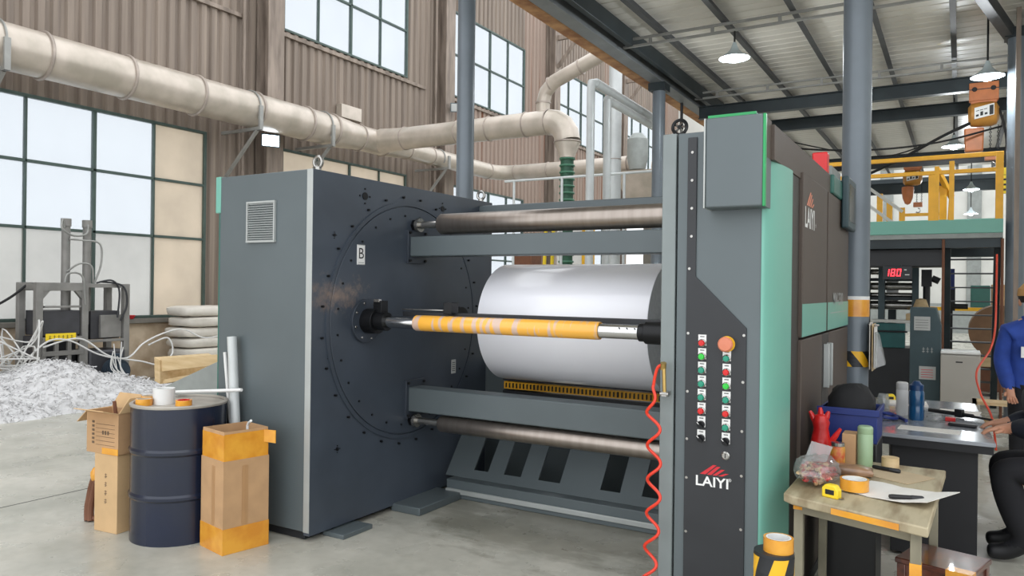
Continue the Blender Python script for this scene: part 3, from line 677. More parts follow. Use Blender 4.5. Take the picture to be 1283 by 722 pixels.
for y in (12.35, 13.15): MB('duct_ring').ring((DX, y, DZ), .278, .016, 'y', 40, 8).build('joint_ring', t)
for y in (14.0, 14.9, 16.2, 17.5): MB('duct_ring').ring((DX, y, DZ), .214, .014, 'y', 36, 8).build('joint_ring', t)
for x in (-10.62, -9.6, -8.3, -7.3): MB('duct_ring').ring((x, 18.1, DZ), .205, .014, 'x', 36, 8).build('joint_ring', t)
# branch with elbow, reducer and green flexible hose
BY = 12.9
t2 = thing('branch_duct', 'beige branch duct crossing to an elbow with a green flexible hose below', 'duct', (-8.5, BY, DZ))
b = MB('duct'); b.lathe([(.27, -11.0), (.235, -10.4), (.235, -6.85)], (0, BY, DZ), 'x', 36); b.build('duct_pipe', t2)
el = [(-6.85, BY, DZ)] + [(-6.85 + .40 * math.sin(a), BY, DZ - .40 * (1 - math.cos(a))) for a in [PI / 2 * k / 4 for k in range(1, 5)]]
b = MB('duct'); b.tube(el, .245, 32); b.build('elbow', t2, smooth=20)
b = MB('duct'); b.lathe([(.245, DZ - .40), (.245, DZ - .46), (.15, DZ - .68), (.15, DZ - .72)], (-6.45, BY, 0), 'z', 32); b.build('reducer', t2)
for x in (-10.35, -8.95, -8.2, -7.35, -6.86): MB('duct_ring').ring((x, BY, DZ), .24, .014, 'x', 36, 8).build('joint_ring', t2)
MB('duct_ring').ring((-6.45, BY, DZ - .42), .25, .016, 'z', 36, 8).build('joint_ring', t2)
prof = []; z = DZ - .70; i = 0
while z > .4:
    prof.append((.118 if i % 2 else .138, z)); z -= .055; i += 1
b = MB('green_hose'); b.lathe([(.125, DZ - .7), (.125, .4)], (-6.45, BY, 0), 'z', 24)
b.use('hose_rib')
z = DZ - .74; k = 0
while z > .5:
    b.ring((-6.45, BY, z), .13, .022, 'z', 24, 6); z -= .13; k += 1
b.build('flexible_hose', t2)['label'] = 'dark green ribbed flexible hose'
# thin rising duct to a vertical riser
t3 = thing('riser_duct', 'thin pale duct rising from the branch duct and dropping as a vertical riser', 'duct', (-5.5, BY, 0))
pth = [(-7.05, BY + .12, DZ + .1), (-7.05, BY + .12, DZ + .42), (-6.98, BY + .1, DZ + .62), (-6.78, BY + .05, DZ + .78), (-5.62, BY, 6.02)]
MB('duct').tube(pth, .135, 24).build('duct_pipe', t3, smooth=25)
for k, p in enumerate(((-7.05, BY + .12, DZ + .42), (-6.86, BY + .07, DZ + .74), (-6.2, BY + .025, 5.80), (-5.68, BY, 5.99))):
    u_ = Vector((1.16, -.05, .40)).normalized() if k else Vector((0, 0, 1)); p = Vector(p); MB('duct_ring').cyl(p - u_ * .014, p + u_ * .014, .152, n=24).build('joint_ring', t3)
MB('white_pipe').cyl((-5.48, BY, 0), (-5.48, BY, 6.05), .118, n=28).build('riser', t3)
MB('duct_ring').ring((-5.48, BY, 4.0), .12, .008, 'z', 28, 6).build('joint_ring', t3)
# wall brackets and clamps
for k, (y, lb) in enumerate(((5.2, 'pale steel bracket under the thick duct above the tall window panes'), (9.42, 'pale steel bracket under the thick duct at the beige window panes'), (11.25, 'pale steel bracket under the thick duct past the floodlight'), (15.25, 'pale steel bracket under the thinner duct beyond the branch'))):
    q = thing('duct_bracket', lb, 'bracket', (XW, y, 4.4), group='steel brackets that carry the wall duct')
    rr = DR if y < 12 else .21
    b = MB('conduit'); b.box(-11.90, -10.85, y - .03, y + .03, DZ - rr - .085, DZ - rr - .03); b.build('arm', q, bev=.003)
    MB('conduit').bar((-11.87, y, 3.55), (-10.95, y, DZ - rr - .08), .05, .05).build('brace', q)
    b = MB('conduit'); b.box(-10.885, -10.84, y - .04, y + .04, DZ - rr - .085, DZ + .03); b.build('stop', q, bev=.003)
    b = MB('conduit'); b.tube([(DX + rr * 1.05 * math.cos(a), y, DZ + rr * 1.05 * math.sin(a)) for a in [PI * (1.2 - 1.4 * j / 20) for j in range(21)]], .016, 6); b.build('strap', q)
# white pipe frame by the far post
t4 = thing('pipe_rack', 'white pipe frame of twin uprights and sloping twin pipes beside the blue-grey post', 'pipe', (-4.6, 10.3, 0))
MB('white_pipe').tube([(-4.62, 9.98, 0), (-4.62, 9.98, 4.52), (-4.62, 10.0, 4.60), (-4.6, 10.1, 4.62)], .06, 20).build('upright', t4)
MB('white_pipe').cyl((-4.55, 10.42, 0), (-4.55, 10.42, 4.44), .058, n=20).build('upright', t4)
MB('white_pipe').cyl((-4.6, 10.1, 4.62), (-4.6, 12.4, 4.58), .068, n=20).build('cross_pipe', t4)
MB('white_pipe').cyl((-4.55, 10.4, 4.44), (-4.55, 12.4, 4.41), .062, n=20).build('cross_pipe', t4)
# dust hopper with cyclone at the end of the lower duct
t5 = thing('dust_hopper', 'cream dust hopper with curved pipe far behind the machine', 'hopper', (-6.9, 18.1, 0))
b = MB('duct'); b.add([(-7.5, 17.5, 4.55), (-6.0, 17.5, 4.55), (-6.0, 18.7, 4.55), (-7.5, 18.7, 4.55), (-6.95, 17.95, 3.3), (-6.55, 17.95, 3.3), (-6.55, 18.25, 3.3), (-6.95, 18.25, 3.3)], [(3, 2, 1, 0), (4, 5, 6, 7), (0, 1, 5, 4), (1, 2, 6, 5), (2, 3, 7, 6), (3, 0, 4, 7)]); b.build('hopper', t5)
b = MB('carton_top'); b.cyl((-7.6, 17.42, .0), (-7.6, 17.42, 5.4), .07, n=14); b.build('support', t5)
b = MB('far_grey'); b.lathe([(0, 4.55), (.2, 4.6), (.26, 4.9), (.26, 5.35), (.12, 5.5), (0, 5.5)], (-6.95, 17.8, 0), 'z', 20); b.build('cyclone', t5)
b = MB('far_grey'); b.tube(bez([(-6.35, 17.9, 4.5), (-6.35, 17.9, 4.95), (-6.2, 17.9, 5.25), (-5.95, 17.9, 5.3), (-5.85, 17.9, 5.1)], 5), .13, 18); b.build('curved_pipe', t5, smooth=25)
b = MB('duct'); b.cyl((-6.5, 17.75, 4.62), (-5.6, 17.75, 4.66), .2, n=20); b.build('pipe_stub', t5)
MB('sill').box(-6.85, -6.65, 18.0, 18.2, 0, 3.3).build('leg', t5)

q = thing('wall_fan', 'round black-rimmed fan hung from the eave beam beside the grey cabinet top', 'fan', (-4.26, 13.0, 4.47))
MB('cab_black').ring((-4.26, 12.9, 4.47), .125, .03, 'y', 28, 8).build('rim', q); b = MB('steel')
for k in range(5):
    a = 2 * PI * k / 5; b.hexa([(-4.26, 12.9, 4.47), (-4.26 + .02 * math.cos(a + 1.5), 12.905, 4.47 + .02 * math.sin(a + 1.5)), (-4.26 + .11 * math.cos(a + .3), 12.915, 4.47 + .11 * math.sin(a + .3)), (-4.26 + .11 * math.cos(a - .2), 12.895, 4.47 + .11 * math.sin(a - .2))], [(-4.26, 12.904, 4.47), (-4.26 + .02 * math.cos(a + 1.5), 12.909, 4.47 + .02 * math.sin(a + 1.5)), (-4.26 + .11 * math.cos(a + .3), 12.919, 4.47 + .11 * math.sin(a + .3)), (-4.26 + .11 * math.cos(a - .2), 12.899, 4.47 + .11 * math.sin(a - .2))])
b.build('blades', q, smooth=0); b = MB('cab_black'); b.cyl((-4.26, 12.86, 4.47), (-4.26, 13.0, 4.47), .035, n=14); b.build('motor', q); b = MB('cab_black'); b.box(-4.265, -4.225, 12.93, 12.97, 4.47, 4.91); b.build('bracket', q)

# floodlights on the wall columns
def flood(x, y, z, lab_, rz=0, lens='flood_emit'):
    q = thing('floodlight', lab_, 'floodlight', (x, y, z), rz, 'floodlights on the wall columns')
    b = MB('console_green'); b.hexa([(-.05, -.15, -.12), (-.05, .15, -.12), (-.05, .15, .12), (-.05, -.15, .12)], [(.06, -.17, -.15), (.06, .17, -.15), (.06, .17, .09), (.06, -.17, .09)]); b.build('housing', q, local=True)
    b = MB(lens); b.hexa([(.061, -.15, -.13), (.061, .15, -.13), (.061, .15, .07), (.061, -.15, .07)], [(.066, -.15, -.13), (.066, .15, -.13), (.066, .15, .07), (.066, -.15, .07)]); b.build('lens', q, local=True)
    c_, s_ = math.cos(rz), math.sin(rz); e_ = (-11.64 - x, max(-.19, min(.19, 10.45 - y if y < 12 else 0)))
    b = MB('conduit'); b.bar((-.05, 0, -.02), (e_[0] * c_ + e_[1] * s_, -e_[0] * s_ + e_[1] * c_, -.02), .04, .04); b.build('bracket', q, local=True)
flood(-11.30, 10.02, 4.38, 'lit square floodlight on the column beneath the thick duct', -.5)
flood(-11.42, 16.35, 6.35, 'floodlight high on the column between the large upper windows', -.9, 'label_grey')
flood(-11.42, 16.35, 3.35, 'lit floodlight low on the column behind the pale round post', -.6)
b = MB('duct'); b.box(-11.95, -11.78, 12.45, 13.1, 5.35, 5.65); tag(b.build('wall_box', bev=.01), 'small cream box fixed to the cladding above the thick duct', 'box')

# bell lamps under the low roof
def lamp(x, y, z, top, lab_, s=1., e=28):
    q = thing('bell_lamp', lab_, 'lamp', (x, y, z), group='bell lamps under the low roof')
    b = MB('cable_black'); b.cyl((0, 0, .17 * s), (0, 0, top - z), .012, n=8); b.build('cable', q, local=True)
    b = MB('lamp_shade'); b.lathe([(.02, .2), (.03, .17), (.045, .13), (.06, .10), (.10, .06), (.19, .0), (.192, -.006), (.10, .052), (.055, .09), (.03, .1)], (0, 0, 0), 'z', 28); o = b.build('lamp_shade', q, local=True); o.scale = (s,) * 3
    b = MB('bulb'); b.lathe([(0, .08), (.04, .07), (.055, .02), (.06, -.02), (.05, -.05), (0, -.06)], (0, 0, 0), 'z', 18); o = b.build('bulb', q, local=True); o.scale = (s,) * 3
    ld = bpy.data.lights.new('lamp_light', 'POINT'); ld.energy = e; ld.shadow_soft_size = .08; ld.color = (.92, .97, 1); lo = bpy.data.objects.new('lamp_light', ld); COL.objects.link(lo); lo.parent = q; lo.location = (0, 0, -.1 * s)
lamp(-2.54, 9.85, 4.62, 4.98, 'lit white bell lamp hanging alone above the grey cabinet')
lamp(.27, 11.5, 4.42, 5.24, 'lit white bell lamp hanging right above the larger orange hoist')
lamp(-.13, 15.6, 4.24, 5.24, 'lit white bell lamp above the long yellow top rail')
lamp(.21, 23.0, 4.33, 5.24, 'upper of two small lit lamps seen through the yellow railing')
lamp(.25, 27.5, 4.1, 5.1, 'lower of two small lit lamps seen through the yellow railing')
tag(MB('dark_beam').box(-3, 4, 27.4, 27.6, 5.1, 5.3).build('steel_beam'), 'dark far beam beyond the low roof that the last small lamp hangs from', 'beam')
tag(MB('post_grey').cyl((3.6, 27.5, 0), (3.6, 27.5, 5.1), .1).build('round_post'), 'far round post holding one end of the last lamp beam', 'post')
tag(MB('post_grey').cyl((-2.8, 27.5, 0), (-2.8, 27.5, 5.1), .1).build('round_post'), 'far round post behind the cabinet under the last lamp beam', 'post')

# ================================================================== HOISTS
def hoist(x, y, zb, s, lab_, bag_round, rz=0):
    q = thing('chain_hoist', lab_, 'hoist', (x, y, zb), rz, 'orange chain hoists under the low roof')
    S = lambda o: setattr(o, 'scale', (s, s, s))
    b = MB('hoist_orange'); b.box(-.19, .19, -.065, -.045, -.14, .13); b.box(-.19, .19, .045, .065, -.14, .13); b.use('cable_black')
    for xx in (-.12, .12): b.cyl((xx, -.08, .03), (xx, .08, .03), .035, n=14)
    b.use('hoist_orange'); b.box(-.17, .17, -.045, .045, -.18, -.13); S(b.build('trolley', q, local=True, bev=.006))
    b = MB('hoist_yellow'); b.lathe([(0, -.20), (.12, -.20), (.17, -.16), (.185, -.08), (.185, .10), (.16, .165), (.09, .20), (0, .20)], (0, 0, -.345), 'x', 24); bd = b.build('motor_body', q, local=True); S(bd)
    def slantq(xa, xb, za, zb, y): return [(xa, y, za + xa * .2), (xb, y, za + xb * .2), (xb, y, zb + xb * .2), (xa, y, zb + xa * .2)]
    b = MB('white'); b.hexa(slantq(-.12, .13, -.42, -.25, -.187), slantq(-.12, .13, -.42, -.25, -.195)); b.use('ink')
    b.hexa(slantq(.07, .12, -.41, -.27, -.196), slantq(.07, .12, -.41, -.27, -.197))
    for k in range(3): b.hexa(slantq(-.10 + k * .055, -.065 + k * .055, -.39, -.36 + .03 * (k % 2), -.196), slantq(-.10 + k * .055, -.065 + k * .055, -.39, -.36 + .03 * (k % 2), -.197)); b.hexa(slantq(-.10 + k * .05, -.06 + k * .05, -.31, -.30, -.196), slantq(-.10 + k * .05, -.06 + k * .05, -.31, -.30, -.197))
    b.build('rating_plate', bd, local=True, smooth=0)
    b = MB('hoist_orange')
    if bag_round: b.lathe([(0, -.98), (.06, -.95), (.11, -.82), (.13, -.66), (.13, -.56), (.11, -.55)], (-.10, 0, 0), 'z', 20)
    else: b.hexa([(-.24, -.08, -.90), (.00, -.08, -.90), (.00, .08, -.90), (-.24, .08, -.90)], [(-.25, -.09, -.55), (.01, -.09, -.55), (.01, .09, -.55), (-.25, .09, -.55)])
    S(b.build('chain_bag', q, local=True, bev=.0 if bag_round else .02))
    b = MB('cable_black')
    for xx in (.09, .19):
        for k in range(14):
            zz = -.53 - k * .03
            b.ring((xx, 0, zz), .014, .005, 'y' if k % 2 else 'x', 8, 5)
    S(tag(b.build('chain', q, local=True), kind='stuff'))
    b = MB('hoist_orange'); b.box(.02, .21, -.04, .04, -1.04, -.93); b.use('steel'); b.tube(arc((.115, 0, -1.12), .05, 90, -140, 10), .016, 8); S(b.build('hook_block', q, local=True, bev=.006))
    return q
hoist(.27, 13.4, 4.66, 1., 'larger orange chain hoist with a square chain bag above the yellow railing', False)
hoist(-.98, 19.8, 4.62, .98, 'smaller-looking far orange chain hoist with a pointed round chain bag', True)
q = thing('hoist_pendant', 'yellow push-button pendant hanging on black cables behind the yellow railing', 'pendant', (.56, 13.3, 3.2))
b = MB('sign_yellow'); b.hexa([(.50, 13.27, 3.1), (.58, 13.27, 3.1), (.58, 13.33, 3.1), (.50, 13.33, 3.1)], [(.48, 13.26, 3.48), (.60, 13.26, 3.48), (.60, 13.34, 3.48), (.48, 13.34, 3.48)]); b.use('ink')
for k in range(4): b.box(.52, .56, 13.262, 13.268, 3.14 + k * .075, 3.17 + k * .075)
b.build('pendant_body', q, bev=.008); MB('cable_black').tube(bez([(.54, 13.3, 3.46), (.56, 13.3, 3.9), (.48, 13.3, 4.3), (.42, 13.38, 4.42)], 6), .018, 8).build('cable', q)
tag(MB('cable_black').tube(bez([(.45, 13.4, 4.35), (-.2, 13.3, 4.05), (-.9, 13.4, 3.7), (-1.6, 13.5, 3.45), (-2.6, 13.6, 3.4)], 8), .022, 8).build('power_cable'), 'thick black cable sagging from the larger hoist across the roof bay', 'cable')
tag(MB('cable_black').tube(bez([(-3.6, 15.0, 4.72), (-2.0, 14.9, 4.2), (-1.0, 14.9, 4.05), (.4, 15.0, 4.62)], 8), .012, 6).build('power_cable'), 'thin black cable looping below the rear cross beam', 'cable')
tag(MB('cable_black').tube(bez([(-3.9, 13.3, 4.7), (-2.6, 12.6, 3.98), (-1.4, 12.2, 3.72), (-.4, 12.9, 3.85), (.5, 13.3, 4.1)], 8), .016, 6).build('power_cable'), 'black cable running from the eave toward the yellow railing', 'cable')
tag(ibeam((-3.2, 16.8, 4.1), (2.4, 16.8, 4.1), .08, .1, 'cable_black'), 'thin dark rail hung low under the roof behind the larger hoist', 'rail')

# ================================================================== LEFT SIDE: DRUM, CARTONS, PIPES
DRX, DRY, DRH, DRR = -4.37, 3.155, .862, .288
t = thing('oil_drum', 'dark blue steel oil drum with a pale rim beside the grey cabinet', 'drum', (DRX, DRY, 0))
prof = [(0, .012), (DRR - .012, .012), (DRR, 0), (DRR, .02)]
for zc in (.29, .57): prof += [(DRR, zc - .022), (DRR + .010, zc - .008), (DRR + .010, zc + .008), (DRR, zc + .022)]
prof += [(DRR, DRH - .012), (DRR - .02, DRH - .012)]
MB('drum_blue').lathe(prof, (DRX, DRY, 0), 'z', 56).build('drum_shell', t)
MB('drum_rim').lathe([(DRR - .018, DRH - .018), (DRR + .006, DRH - .018), (DRR + .008, DRH - .006), (DRR, DRH), (DRR - .014, DRH), (DRR - .018, DRH - .018)], (DRX, DRY, 0), 'z', 56).build('rim', t)
MB('drum_rim').lathe([(0, DRH - .016), (DRR - .012, DRH - .016)], (DRX, DRY, 0), 'z', 56).build('lid', t)
ZD = DRH - .016
def tape_roll(name, c, ro, ri, h, mat, lab_, core='tape_core', grp=None, hz=False):
    q = thing(name, lab_, 'tape roll', c, group=grp)
    MB(mat).lathe([(ri + .006, 0), (ro, 0), (ro, h), (ri + .006, h)], (0, 0, 0), 'z', 32).build('tape', q, local=True, smooth=30)
    MB(core).lathe([(ri, -.0), (ri + .0065, 0), (ri + .0065, h), (ri, h), (ri, 0)], (0, 0, 0), 'z', 32).build('core', q, local=True, smooth=30)
    return q
tape_roll('tape_roll', (-4.42, 3.075, ZD), .066, .045, .10, 'white_matte', 'fat white tape roll standing on the blue drum lid', 'white')
tape_roll('tape_roll', (-4.55, 3.06, ZD), .05, .038, .042, 'tape_yellow', 'amber tape roll at the rim of the drum, farther from the white roll', grp='amber tape rolls on the drum')
tape_roll('tape_roll', (-4.46, 2.962, ZD), .05, .038, .042, 'tape_yellow', 'amber tape roll on the drum, the one touching the white roll', grp='amber tape rolls on the drum')
tape_roll('tape_roll', (-4.255, 3.10, ZD), .05, .036, .035, 'tape_yellow', 'amber tape roll with red ends lying alone on the drum lid', core='btn_red')
b = MB('white'); b.cyl((-4.65, 3.30, .876), (-3.99, 3.33, .940), .011, n=12); tag(b.build('plastic_rod'), 'thin white rod lying across the back of the drum rim', 'rod')

# tall taped carton
q = thing('tall_carton', 'tall open carton with wide yellow tape bands at top and bottom', 'carton', (-3.877, 3.195, 0), -.2)
w, d, h = .14, .15, .735
b = MB('carton')
for (x0, x1, y0_, y1_) in ((-w, w, -d, -d + .008), (-w, w, d - .008, d), (-w, -w + .008, -d, d), (w - .008, w, -d, d)): b.box(x0, x1, y0_, y1_, .004, .56)
b.box(-w, w, -d, d, 0, .008); body = b.build('carton_body', q, local=True, smooth=0)
b = MB('carton'); w2, d2 = w - .006, d - .006
for (x0, x1, y0_, y1_) in ((-w2, w2, -d2, -d2 + .006), (-w2, w2, d2 - .006, d2), (-w2, -w2 + .006, -d2, d2), (w2 - .006, w2, -d2, d2)): b.box(x0, x1, y0_, y1_, .5, h)
b.build('carton_collar', q, local=True, smooth=0)
b = MB('tape_yellow'); e = .0022
b.box(-w - e, w + e, -d - e, -d, 0, .155); b.box(-w - e, w + e, d, d + e, 0, .155); b.box(-w - e, -w, -d, d, 0, .155); b.box(w, w + e, -d, d, 0, .155); b.build('tape_band', q, local=True, smooth=0)
b = MB('tape_yellow'); b.box(-w2 - e, w2 + e, -d2 - e, -d2, .545, h - .02); b.box(-w2 - e, w2 + e, d2, d2 + e, .545, h - .02); b.box(-w2 - e, -w2, -d2, d2, .545, h - .005); b.box(w2, w2 + e, -d2, d2, .545, h - .015); b.build('tape_band', q, local=True, smooth=0)
b = MB('tape_yellow'); b.hexa([(w2, d2 - .03, h - .09), (w2 + .05, d2 + .02, h - .10), (w2 + .05, d2 + .02, h - .02), (w2, d2 - .03, h - .015)], [(w2, d2 - .025, h - .09), (w2 + .05, d2 + .025, h - .10), (w2 + .05, d2 + .025, h - .02), (w2, d2 - .025, h - .015)]); b.build('tape_tab', q, local=True, smooth=0)
b = MB('carton_seam'); b.box(.0, .035, -d - .0015, -d, .16, .52); b.box(w, w + .0015, -.03, .01, .16, .52); b.box(w, w + .003, -.012, -.008, .16, .52); b.build('tape_strip', q, local=True, smooth=0)
b = MB('white'); b.tube([(-3.80, 3.22, .42), (-3.80, 3.22, .745), (-3.785, 3.215, .765), (-3.745, 3.20, .785)], .008, 8); tag(b.build('bent_straw'), 'bent white plastic tube sticking out of the tall taped carton', 'tube')
# upright slim carton and open carton on top
q = thing('slim_carton', 'slim upright tan carton standing beside the blue drum', 'carton', (-4.78, 3.01, 0), .10)
b = MB('carton_top'); b.box(-.108, .108, -.105, .105, 0, .508); b.build('carton_body', q, local=True, bev=.003)
b = MB('print_ink')
for k in range(4):
    z = .36 - k * .055; b.box(-.012, .012, -.1062, -.105, z, z + .004); b.box(-.012, .012, -.1062, -.105, z + .014, z + .017); b.box(-.002, .002, -.1062, -.105, z - .008, z + .022); b.box(-.01, .006, -.1062, -.105, z - .008, z - .005)
tag(b.build('printed_marks', q, local=True, smooth=0), kind='stuff')
q = thing('open_carton', 'open printed carton with spread flaps stacked on the slim carton', 'carton', (-4.812, 2.99, .508), .08)
b = MB('carton'); w, d, h = .155, .09, .27
for (x0, x1, y0_, y1_) in ((-w, w, -d, -d + .006), (-w, w, d - .006, d), (-w, -w + .006, -d, d), (w - .006, w, -d, d)): b.box(x0, x1, y0_, y1_, 0, h)
b.box(-w, w, -d, d, 0, .006); b.build('carton_body', q, local=True, smooth=0)
def flap(p, nm='flap', mat='carton_top'):
    p = [Vector(v) for v in p]; nrm = (p[1] - p[0]).cross(p[3] - p[0]).normalized() * .005
    MB(mat).hexa(p, [v + nrm for v in p]).build(nm, q, local=True, smooth=0)
flap([(-w, -d, h), (-w, d, h), (-w - .13, d - .01, h - .09), (-w - .13, -d + .02, h - .09)])
flap([(-w, -d, h), (w, -d, h), (w - .01, -d - .10, h + .03), (-w + .01, -d - .10, h + .03)])
flap([(-w, d, h), (w, d, h), (w - .04, d + .02, h + .10), (-w + .06, d + .02, h + .10)])
flap([(w, -d, h), (w, d, h), (w - .004, d, h + .09), (w - .004, -d + .08, h + .09)])
b = MB('tape_yellow'); b.box(.0, w, -d - .0025, -d, .0, .04); b.build('tape_strip', q, local=True, smooth=0)
b = MB('print_ink')
for k in range(6): b.box(-.10, -.078, -d - .0022, -d, .06 + k * .027, .075 + k * .027); b.box(-.062, .12, -d - .0018, -d, .055 + k * .027, .0575 + k * .027)
for k in range(3): b.box(.0 + k * .025, .014 + k * .025, -d - .0026, -d, .125, .15)
tag(b.build('printed_marks', q, local=True, smooth=0), kind='stuff')
b = MB('copper_brown'); b.cyl((-4.81, 3.03, .52), (-4.84, 3.0, .835), .012, n=8); tag(b.build('paper_tube'), 'short dark brown stick poking out of the open printed carton', 'stick')
# curled brown strap on the floor with taped end
q = thing('cardboard_curl', 'curled brown cardboard strip with a yellow taped end on the floor by the slim carton', 'cardboard', (-5.08, 3.0, 0))
for dx, rr_ in ((0, .012), (.03, .010)):
    MB('copper_brown').tube(bez([(-5.09 + dx, 2.98, .005), (-5.11 + dx, 2.99, .08), (-5.105 + dx, 3.0, .16), (-5.075 + dx, 3.0, .25), (-5.025 + dx, 3.0, .33)], 6), rr_ + .012, 10).build('strip', q)
MB('copper_brown').tube(bez([(-5.09, 2.98, .03), (-5.04, 3.0, .02), (-5.0, 3.02, .03), (-5.01, 3.02, .2)], 6), .018, 8).build('strip', q)
b = MB('tape_yellow'); b.blob((-5.035, 3.0, .32), (.04, .035, .05), 10, 7, .12, 3); b.build('tape_wad', q)
# leaning pipes
t = thing('plastic_pipe', 'grey-white plastic pipe leaning on the grey cabinet behind the drum', 'pipe', (-4.05, 3.38, 0))
MB('white_pipe').lathe([(.031, 0), (.031, 1.28), (.026, 1.28), (.026, 0)], (0, 0, 0), 'z', 24).build('pipe_wall', t, local=True); MB('copper_brown').cyl((0, 0, .64), (0, 0, .70), .0325, n=24).build('tape_band', t, local=True)
t.rotation_euler = (math.radians(-1.2), math.radians(-6.0), 0)
tag(MB('white').cyl((-4.13, 3.435, 0), (-4.30, 3.446, 1.16), .012, n=12).build('plastic_pipe'), 'thin white pipe leaning behind the thicker leaning plastic pipe', 'pipe')
# slanted sheet metal ramp and pale timber board
b = MB('far_grey'); b.prism([(-6.26, .66), (-4.9, 1.17), (-4.9, .0), (-6.26, .0)], 'y', 4.30, 4.335); tag(b.build('sheet_metal_panel', bev=.003), 'grey slant-topped sheet metal panel standing beside the cabinet', 'panel')
q = thing('timber_tray', 'pale timber board with a side lip lying on the slanted grey panel', 'board', (-5.7, 4.4, .7))
b = MB('wood_pale'); b.hexa([(-6.30, 4.37, .70), (-4.75, 4.37, 1.00), (-4.75, 4.97, 1.00), (-6.30, 4.97, .70)], [(-6.31, 4.37, .735), (-4.76, 4.37, 1.035), (-4.76, 4.97, 1.035), (-6.31, 4.97, .735)]); b.build('board', q, bev=.002)
b = MB('wood_pale'); b.hexa([(-6.40, 4.36, .80), (-4.75, 4.36, 1.03), (-4.75, 4.40, 1.03), (-6.40, 4.40, .80)], [(-6.42, 4.36, .93), (-4.75, 4.36, 1.085), (-4.75, 4.40, 1.085), (-6.42, 4.40, .93)]); b.build('lip', q, bev=.003)
b = MB('wood_pale'); b.hexa([(-6.41, 4.36, .72), (-6.30, 4.34, .70), (-6.26, 4.90, .70), (-6.37, 4.92, .72)], [(-6.42, 4.36, .94), (-6.31, 4.34, .92), (-6.27, 4.90, .92), (-6.38, 4.92, .94)]); b.build('end_block', q, bev=.003)
MB('wood_pale').box(-6.2, -6.1, 4.6, 4.7, 0, .72).build('support', q); MB('wood_pale').box(-5.0, -4.9, 4.6, 4.7, 0, .95).build('support', q)

# stack of white sacks against the plaster
rs = random.Random(4)
lay = ['lowest', 'second lowest', 'third from the floor', 'fourth from the floor', 'third from the top', 'second from the top', 'topmost']
for k in range(7):
    z = .092 + k * .178
    b = MB('bag'); b.blob((-11.35 + rs.uniform(-.03, .03), 8.66 + rs.uniform(-.05, .05), z), (.36, .58 + rs.uniform(-.03, .03), .0895), 26, 12, .025, k + 11, .42)
    tag(b.build('sack', smooth=60), 'white plastic sack, %s in the stack by the plaster wall' % lay[k], 'sack', 'white sacks stacked by the wall')

# ================================================================== BALER AND SCRAP
bl = thing('scrap_baler', 'grey hydraulic scrap baler with two tall cylinders by the window', 'baler', (-11.25, 6.4, 0))
X0, X1 = -11.55, -11.0
b = MB('baler_grey')
for y in (5.72, 6.36): b.box(X1 - .09, X1, y - .04, y + .05, 0, 1.6); b.box(X0, X0 + .09, y - .04, y + .05, 0, 1.6)
b.box(X1 - .09, X1, 5.68, 6.41, 1.50, 1.62); b.box(X0, X0 + .09, 5.68, 6.41, 1.50, 1.62); b.box(X0, X1, 5.68, 5.77, 1.52, 1.6); b.box(X0, X1, 6.32, 6.41, 1.52, 1.6)
b.prism([(5.77, 1.5), (5.77, 1.38), (5.87, 1.5)], 'x', X1 - .07, X1 - .01); b.prism([(6.32, 1.5), (6.32, 1.38), (6.22, 1.5)], 'x', X1 - .07, X1 - .01)
b.build('press_frame', bl, bev=.004)
b = MB('baler_dark'); b.box(X0 + .05, X1 - .03, 5.79, 6.30, .87, 1.22); b.use('baler_grey'); b.box(X1 - .08, X1 + .01, 5.79, 6.30, 1.26, 1.29); b.build('platen', bl, bev=.004)
b = MB('baler_grey')
for y in (5.78, 5.95, 6.13, 6.30): b.box(X1 - .03, X1 + .02, y - .025, y + .03, .08, .82)
for z in (.08, .34, .58, .78): b.box(X1 - .035, X1 + .03, 5.76, 6.33, z, z + .07)
b.build('lattice_door', bl, bev=.003)
b = MB('baler_dark'); b.box(X0, X1 - .2, 5.74, 6.34, 0, .85); b.build('bale_chamber', bl)
b = MB('sign_yellow'); b.box(X1 + .03, X1 + .035, 5.79, 6.21, .80, .90); b.use('ink')
for k in range(6): b.box(X1 + .0352, X1 + .0362, 5.83 + k * .06, 5.87 + k * .06, .828, .834); b.box(X1 + .0352, X1 + .0362, 5.83 + k * .06, 5.87 + k * .06, .855, .86); b.box(X1 + .0352, X1 + .0362, 5.847 + k * .06, 5.853 + k * .06, .825, .875)
b.build('warning_sign', bl, smooth=0)['label'] = 'yellow warning sign'
for y, z0_b in ((6.18, 1.22), (6.49, 1.0)):
    b = MB('baler_grey'); b.cyl((-11.2, y, z0_b), (-11.2, y, 2.5), .058, n=18); b.cyl((-11.2, y, 2.44), (-11.2, y, 2.55), .07, n=18); b.use('steel'); b.cyl((-11.2, y, z0_b - .25), (-11.2, y, z0_b), .035, n=12); b.build('hydraulic_cylinder', bl)
b = MB('baler_grey'); b.box(X1 - .09, X1, 6.96, 7.05, 0, 1.6); b.box(X0, X0 + .09, 6.96, 7.05, 0, 1.6); b.box(X0, X1, 6.4, 7.05, 1.55, 1.61); b.box(X1 - .06, X1, 6.4, 7.05, .74, .78); b.build('side_frame', bl, bev=.004)
b = MB('baler_dark'); b.box(X0 + .1, X1 - .1, 6.50, 6.95, .78, 1.2); b.use('baler_grey'); b.box(X1 - .1, X1 - .04, 6.62, 6.95, .80, 1.14); b.build('oil_tank', bl, bev=.006)
b = MB('baler_dark'); b.box(X0 + .05, X1 + .02, 6.42, 6.98, 0, .62); b.build('pump_housing', bl, bev=.03)
b = MB('motor_blue'); b.cyl((-11.0, 6.78, .30), (-10.80, 6.78, .30), .17, n=20); b.cyl((-10.8, 6.78, .30), (-10.76, 6.78, .30), .13, n=20)
